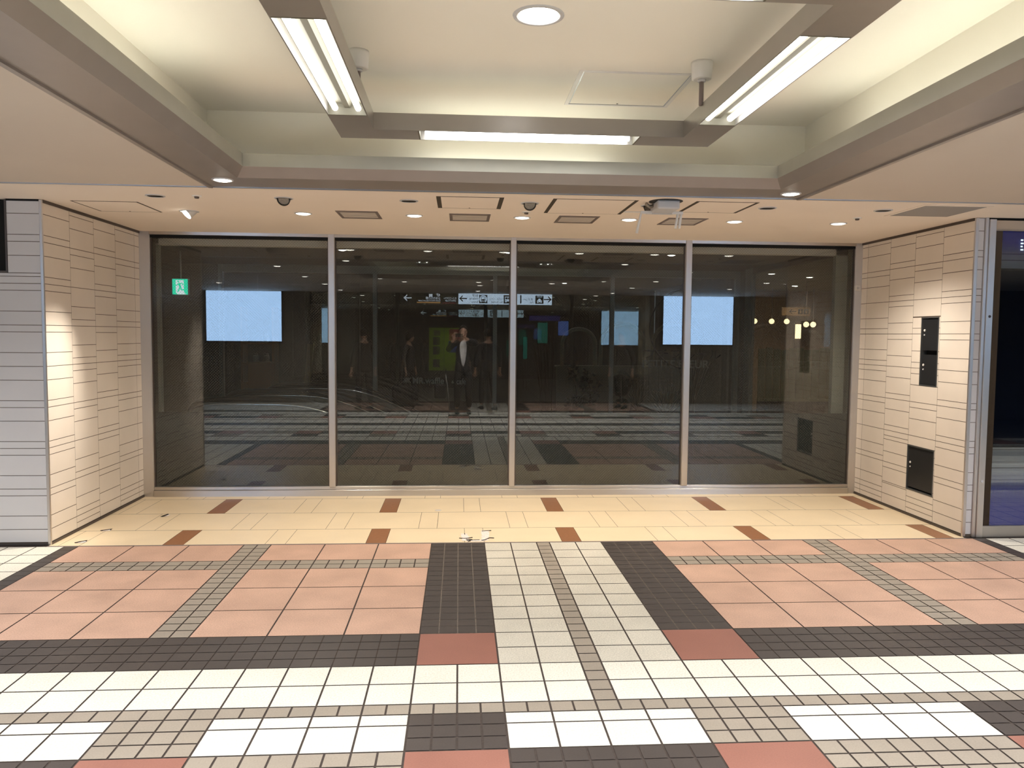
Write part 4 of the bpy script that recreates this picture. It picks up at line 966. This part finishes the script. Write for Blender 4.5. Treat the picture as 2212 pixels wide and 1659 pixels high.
# ================================================================== PEOPLE
def skin(name, joints, edges, mat, parent, sub=2, root=0):
    me = bpy.data.meshes.new(name); me.from_pydata([j[0] for j in joints], edges, []); o = bpy.data.objects.new(name, me); COL.objects.link(o); o.parent = parent
    me.materials.append(M[mat])
    sk = o.modifiers.new('skin', 'SKIN'); sk.use_smooth_shade = True
    d = me.skin_vertices[0].data
    for i, j in enumerate(joints):
        r = j[1]; d[i].radius = r if isinstance(r, tuple) else (r, r); d[i].use_root = (i == root)
    ss = o.modifiers.new('subsurf', 'SUBSURF'); ss.levels = sub; ss.render_levels = sub
    return o
def bake(o):
    dg = bpy.context.evaluated_depsgraph_get(); me = bpy.data.meshes.new_from_object(o.evaluated_get(dg)); o.modifiers.clear(); o.data = me
    for p in me.polygons: p.use_smooth = True
    return o
def head_mesh(name, c, s, parent, face=(0, 1)):
    """one head: skull narrowing to the chin, nose, ears; looks along +Y of the local frame"""
    mb = MB(); nu, nv = 28, 20; base = Vector(c)
    for j in range(nv + 1):
        t = math.pi * j / nv
        for i in range(nu):
            a = 2 * math.pi * i / nu; x, y, z = math.sin(t) * math.cos(a), math.sin(t) * math.sin(a), math.cos(t)
            k = 1.0 if z > -.1 else 1 - .34 * min(1, (-z - .1) / .9)
            px, py, pz = x * .076 * k, y * .095 * (k if y > 0 else .92), z * .115
            if y > .5 and abs(x) < .32 and -.45 < z < .12: py += .018 * (1 - abs(x) / .32) * (1 - abs(z + .25) / .4 if abs(z + .25) < .4 else 0)
            if y > .6 and .2 > abs(x) - .38 > -.2 and .02 < z < .25: py -= .006
            if y > .5 and abs(x) < .4 and -.72 < z < -.55: py += .005
            mb.v.append((base.x + px * s, base.y + py * s, base.z + pz * s))
    for j in range(nv):
        for i in range(nu):
            k = (i + 1) % nu; mb.f.append((j * nu + i, (j + 1) * nu + i, (j + 1) * nu + k, j * nu + k)); mb.m.append(mb.mi('skin')); mb.smooth.append(True)
    for sx in (-1, 1): mb.sphere((base.x + sx * .076 * s, base.y - .005 * s, base.z - .005 * s), .022 * s, 'skin', 8, 6, (.4, .7, 1.2))
    o = mb.build(name, parent)
    ey = MB()
    for sx in (-1, 1): ey.sphere((base.x + sx * .030 * s, base.y + .083 * s, base.z + .008 * s), .011 * s, 'hair', 8, 6, (1, .5, .6))
    ey.tube([(base.x - .022 * s, base.y + .088 * s, base.z - .062 * s), (base.x, base.y + .092 * s, base.z - .064 * s), (base.x + .022 * s, base.y + .088 * s, base.z - .062 * s)], .0035, 'terra', 5)
    ey.build('facial_features', parent)
    return o
def hair_mesh(c, s, parent, long=0):
    mb = MB(); c = Vector(c); nu, nv = 22, 14
    lim = .62 + long
    for j in range(nv + 1):
        for i in range(nu):
            a = 2 * math.pi * i / nu; front = max(0, math.sin(a)); t = (lim * math.pi - front * .95) * j / nv
            x, y, z = math.sin(t) * math.cos(a), math.sin(t) * math.sin(a), math.cos(t)
            mb.v.append((c.x + x * .088 * s, c.y - .004 * s + y * .104 * s, c.z + .012 * s + z * .122 * s))
    for j in range(nv):
        for i in range(nu):
            k = (i + 1) % nu; mb.f.append((j * nu + i, (j + 1) * nu + i, (j + 1) * nu + k, j * nu + k)); mb.m.append(mb.mi('hair')); mb.smooth.append(True)
    return mb.build('hair', parent)
def person(x, y, rz, H, label, pose, top='suit', low='trouser', shirt=None, group=None):
    """pose: dict of elbows/wrists in local metres (facing +Y, x to their own right is -X)"""
    e = empty('person', (x, y, 0), rz, label, 'person', group); k = H / 1.72
    P = lambda a, b, c: (a * k, b * k, c * k)
    sp = pose.get('step', 0)
    hips, chest, neck = P(0, 0, .93), P(0, .0, 1.24), P(0, 0, 1.45)
    legs = {}
    for s, nm in ((-1, 'l'), (1, 'r')):
        st_ = sp * s
        legs[nm] = [P(s * .095, 0, .86), P(s * .11, .03 + st_ * .5, .48), P(s * .12, -.02 + st_, .09)]
    arms = {}
    for s, nm in ((-1, 'l'), (1, 'r')):
        el, wr = pose.get(nm, ((s * .27, -.02, 1.12), (s * .28, .05, .86)))
        arms[nm] = [P(s * .175, 0, 1.40), P(*el), P(*wr)]
    # continuous body
    J = [(P(0, 0, .95), (.115 * k, .10 * k)), (P(0, 0, 1.10), (.11 * k, .085 * k)), (P(0, 0, 1.30), (.135 * k, .09 * k)), (P(0, -.005, 1.42), (.07 * k, .06 * k)), (P(0, 0, 1.50), .048 * k), (P(0, .015, 1.56), .05 * k)]
    E_ = [(0, 1), (1, 2), (2, 3), (3, 4), (4, 5)]
    for nm in 'lr':
        a = arms[nm]; b = len(J); J += [(a[0], .052 * k), (a[1], .040 * k), (a[2], .027 * k)]; E_ += [(3, b), (b, b + 1), (b + 1, b + 2)]
    for nm in 'lr':
        a = legs[nm]; b = len(J); J += [(a[0], .078 * k), (a[1], .055 * k), (a[2], .038 * k)]; E_ += [(0, b), (b, b + 1), (b + 1, b + 2)]
    bake(skin('body', J, E_, 'skin', e))
    head_mesh('head', P(0, .035, 1.615), k, e); hair_mesh(P(0, .03, 1.62), k, e, pose.get('long', 0))
    # jacket
    J = [(P(0, 0, .79), (.185 * k, .145 * k)), (P(0, 0, .90), (.178 * k, .138 * k)), (P(0, 0, 1.08), (.158 * k, .120 * k)), (P(0, 0, 1.28), (.168 * k, .118 * k)), (P(0, -.008, 1.415), (.10 * k, .075 * k)), (P(0, -.004, 1.455), (.068 * k, .062 * k))]; E_ = [(0, 1), (1, 2), (2, 3), (3, 4), (4, 5)]
    for nm in 'lr':
        a = arms[nm]; w = Vector(a[1]).lerp(Vector(a[2]), .80); b = len(J); J += [(a[0], .070 * k), (a[1], .056 * k), (tuple(w), .045 * k)]; E_ += [(4, b), (b, b + 1), (b + 1, b + 2)]
    bake(skin('jacket', J, E_, top, e))
    if shirt:
        mb = MB(); rws = [(1.45, .030, .066), (1.40, .058, .090), (1.32, .070, .112), (1.22, .066, .118), (1.10, .050, .120), (1.0, .030, .126), (.94, .010, .130)]
        G = [[P(w_ * q / 3, yc + .012 - 1.6 * (w_ * q / 3) ** 2, zz) for q in range(-3, 4)] for zz, w_, yc in rws]
        for a in range(len(G) - 1):
            for q in range(6): mb.face([G[a][q], G[a][q + 1], G[a + 1][q + 1], G[a + 1][q]], shirt, True)
        o = mb.build('shirt', e); so = o.modifiers.new('solid', 'SOLIDIFY'); so.thickness = .008
    J = [(P(0, 0, 1.0), (.13 * k, .10 * k)), (P(0, 0, .90), (.145 * k, .115 * k))]; E_ = [(0, 1)]
    for nm in 'lr':
        a = legs[nm]; b = len(J); ank = Vector(a[2]) + Vector((0, 0, .02)); J += [(a[0], .098 * k), (a[1], .074 * k), (tuple(ank), .058 * k)]; E_ += [(1, b), (b, b + 1), (b + 1, b + 2)]
    bake(skin('trousers', J, E_, low, e))
    for nm in 'lr':
        a = legs[nm][2]; fx_, fy_ = a[0], a[1]
        mb = MB(); n_ = 12
        secs = [(-.08, .030, .055), (-.04, .042, .08), (.03, .044, .075), (.10, .046, .05), (.16, .040, .038), (.185, .018, .022)]
        for yy, hw, hh in secs:
            for i in range(n_):
                t = 2 * math.pi * i / n_; mb.v.append((fx_ + hw * math.cos(t) * k, fy_ + yy * k, max(.004, (hh * .5 + hh * .52 * math.sin(t)) * k)))
        for q in range(len(secs) - 1):
            for i in range(n_):
                j = (i + 1) % n_; mb.f.append((q * n_ + i, q * n_ + j, (q + 1) * n_ + j, (q + 1) * n_ + i)); mb.m.append(mb.mi('black')); mb.smooth.append(True)
        mb.f.append(tuple(range(n_))); mb.m.append(0); mb.smooth.append(False); mb.f.append(tuple((len(secs) - 1) * n_ + i for i in range(n_))); mb.m.append(0); mb.smooth.append(False)
        mb.build('shoe', e)
    # hands: palm and five fingers each
    for nm, s in (('l', -1), ('r', 1)):
        w = Vector(arms[nm][2]); d = (w - Vector(arms[nm][1])).normalized(); hd = Vector(pose.get('hand' + nm, tuple(d))).normalized()
        side = hd.cross(Vector((0, 1, 0))); side = side.normalized() if side.length > .2 else Vector((1, 0, 0)); nrm = hd.cross(side).normalized()
        J = [(tuple(w - d * .02), .026 * k), (tuple(w + hd * .05 * k), (.026 * k, .020 * k)), (tuple(w + hd * .085 * k), (.024 * k, .016 * k))]; E_ = [(0, 1), (1, 2)]
        curl = pose.get('curl', .5)
        for f_, (off, ln) in enumerate(((-.030, .062), (-.010, .074), (.011, .070), (.030, .055))):
            b0 = w + hd * .088 * k + side * off * k; b1 = b0 + (hd * (1 - curl * .4) + nrm * curl * .5).normalized() * ln * .5 * k; b2 = b1 + (hd * (1 - curl) + nrm * curl * 1.3).normalized() * ln * .5 * k
            b = len(J); J += [(tuple(b0), .009 * k), (tuple(b1), .0085 * k), (tuple(b2), .0075 * k)]; E_ += [(2, b), (b, b + 1), (b + 1, b + 2)]
        b0 = w + hd * .03 * k - side * s * .028 * k; b1 = b0 + (hd * .7 - side * s * .6 + nrm * .2).normalized() * .035 * k; b2 = b1 + (hd + nrm * .3).normalized() * .028 * k
        b = len(J); J += [(tuple(b0), .011 * k), (tuple(b1), .0095 * k), (tuple(b2), .008 * k)]; E_ += [(1, b), (b, b + 1), (b + 1, b + 2)]
        bake(skin('hand', J, E_, 'skin', e, 1))
    return e
# the photographer stands just behind the lens, elbows raised, phone held in both hands
ph = person(.08, -.27, 0, 1.76, 'person in open dark jacket and white shirt photographing with raised phone', {'l': ((-.31, .06, 1.24), (-.185, .185, 1.475)), 'r': ((.29, .05, 1.40), (.035, .185, 1.49)), 'handl': (.30, .28, .85), 'handr': (-.42, .28, .80), 'curl': .6}, 'suit', 'trouser', 'shirt')
e = empty('phone', (.0, -.028, 1.585), 0, 'dark phone held up in both hands by the photographer', 'phone')
bevel(MB().box(-.075, .075, -.008, 0, -.036, .036, 'black').build('body', e), .004, 2); MB().box(-.07, .07, -.0095, -.008, -.032, .032, 'monitor').build('display', e)
bevel(MB().box(-.07, -.035, 0, .002, .0, .032, 'cab').build('camera_bump', e), .0008, 1)
e = empty('shoulder_bag', (-.36, -.20, .30), 0, 'dark shoulder bag with a pale strap hanging at the photographer\'s knee', 'bag')
bg = MB().box(-.13, .10, -.05, .05, .02, .30, 'bag').build('body', e); bevel(bg, .035, 3)
MB().tube([(-.08, 0, .28), (-.02, 0, .55), (.10, 0, .62), (.06, 0, .29)], .008, 'bag', 8).build('handle', e); MB().tube([(.09, .03, .50), (.13, .05, .25), (.17, .06, -.22)], .011, 'strap', 8).build('strap', e)
person(-2.0, -1.2, 2.6, 1.68, 'person in black suit reflected beside the escalator, back half turned', {'step': .05}, 'suit2', 'trouser')
person(-1.12, -2.0, -1.2, 1.62, 'person in dark coat with pale sleeve walking past the green board', {'step': .16, 'long': .14}, 'suit', 'trouser')
person(.62, -1.2, 2.9, 1.70, 'person in navy jacket walking away behind the photographer', {'step': .12}, 'suit', 'trouser')
person(3.6, -1.6, .6, 1.66, 'person in grey jacket reflected next to the side glass post', {'step': .1}, 'suit', 'trouser')
e = empty('suitcase', (-1.16, -1.35, 0), 0, 'big black bag standing on the floor in the reflection below the waffle sign', 'bag')
bevel(MB().box(-.26, .24, -.14, .14, .05, .50, 'bag').build('body', e), .05, 3); MB().tube([(-.16, 0, .49), (-.12, 0, .58), (.06, 0, .58), (.10, 0, .49)], .010, 'bag', 8).build('handle', e)
for sx in (-.2, .18):
    for sy in (-.1, .1): MB().lathe((sx - .01, sy, .028), (1, 0, 0), [(0, .028), (.02, .028)], 'black', 14).build('wheel', e)
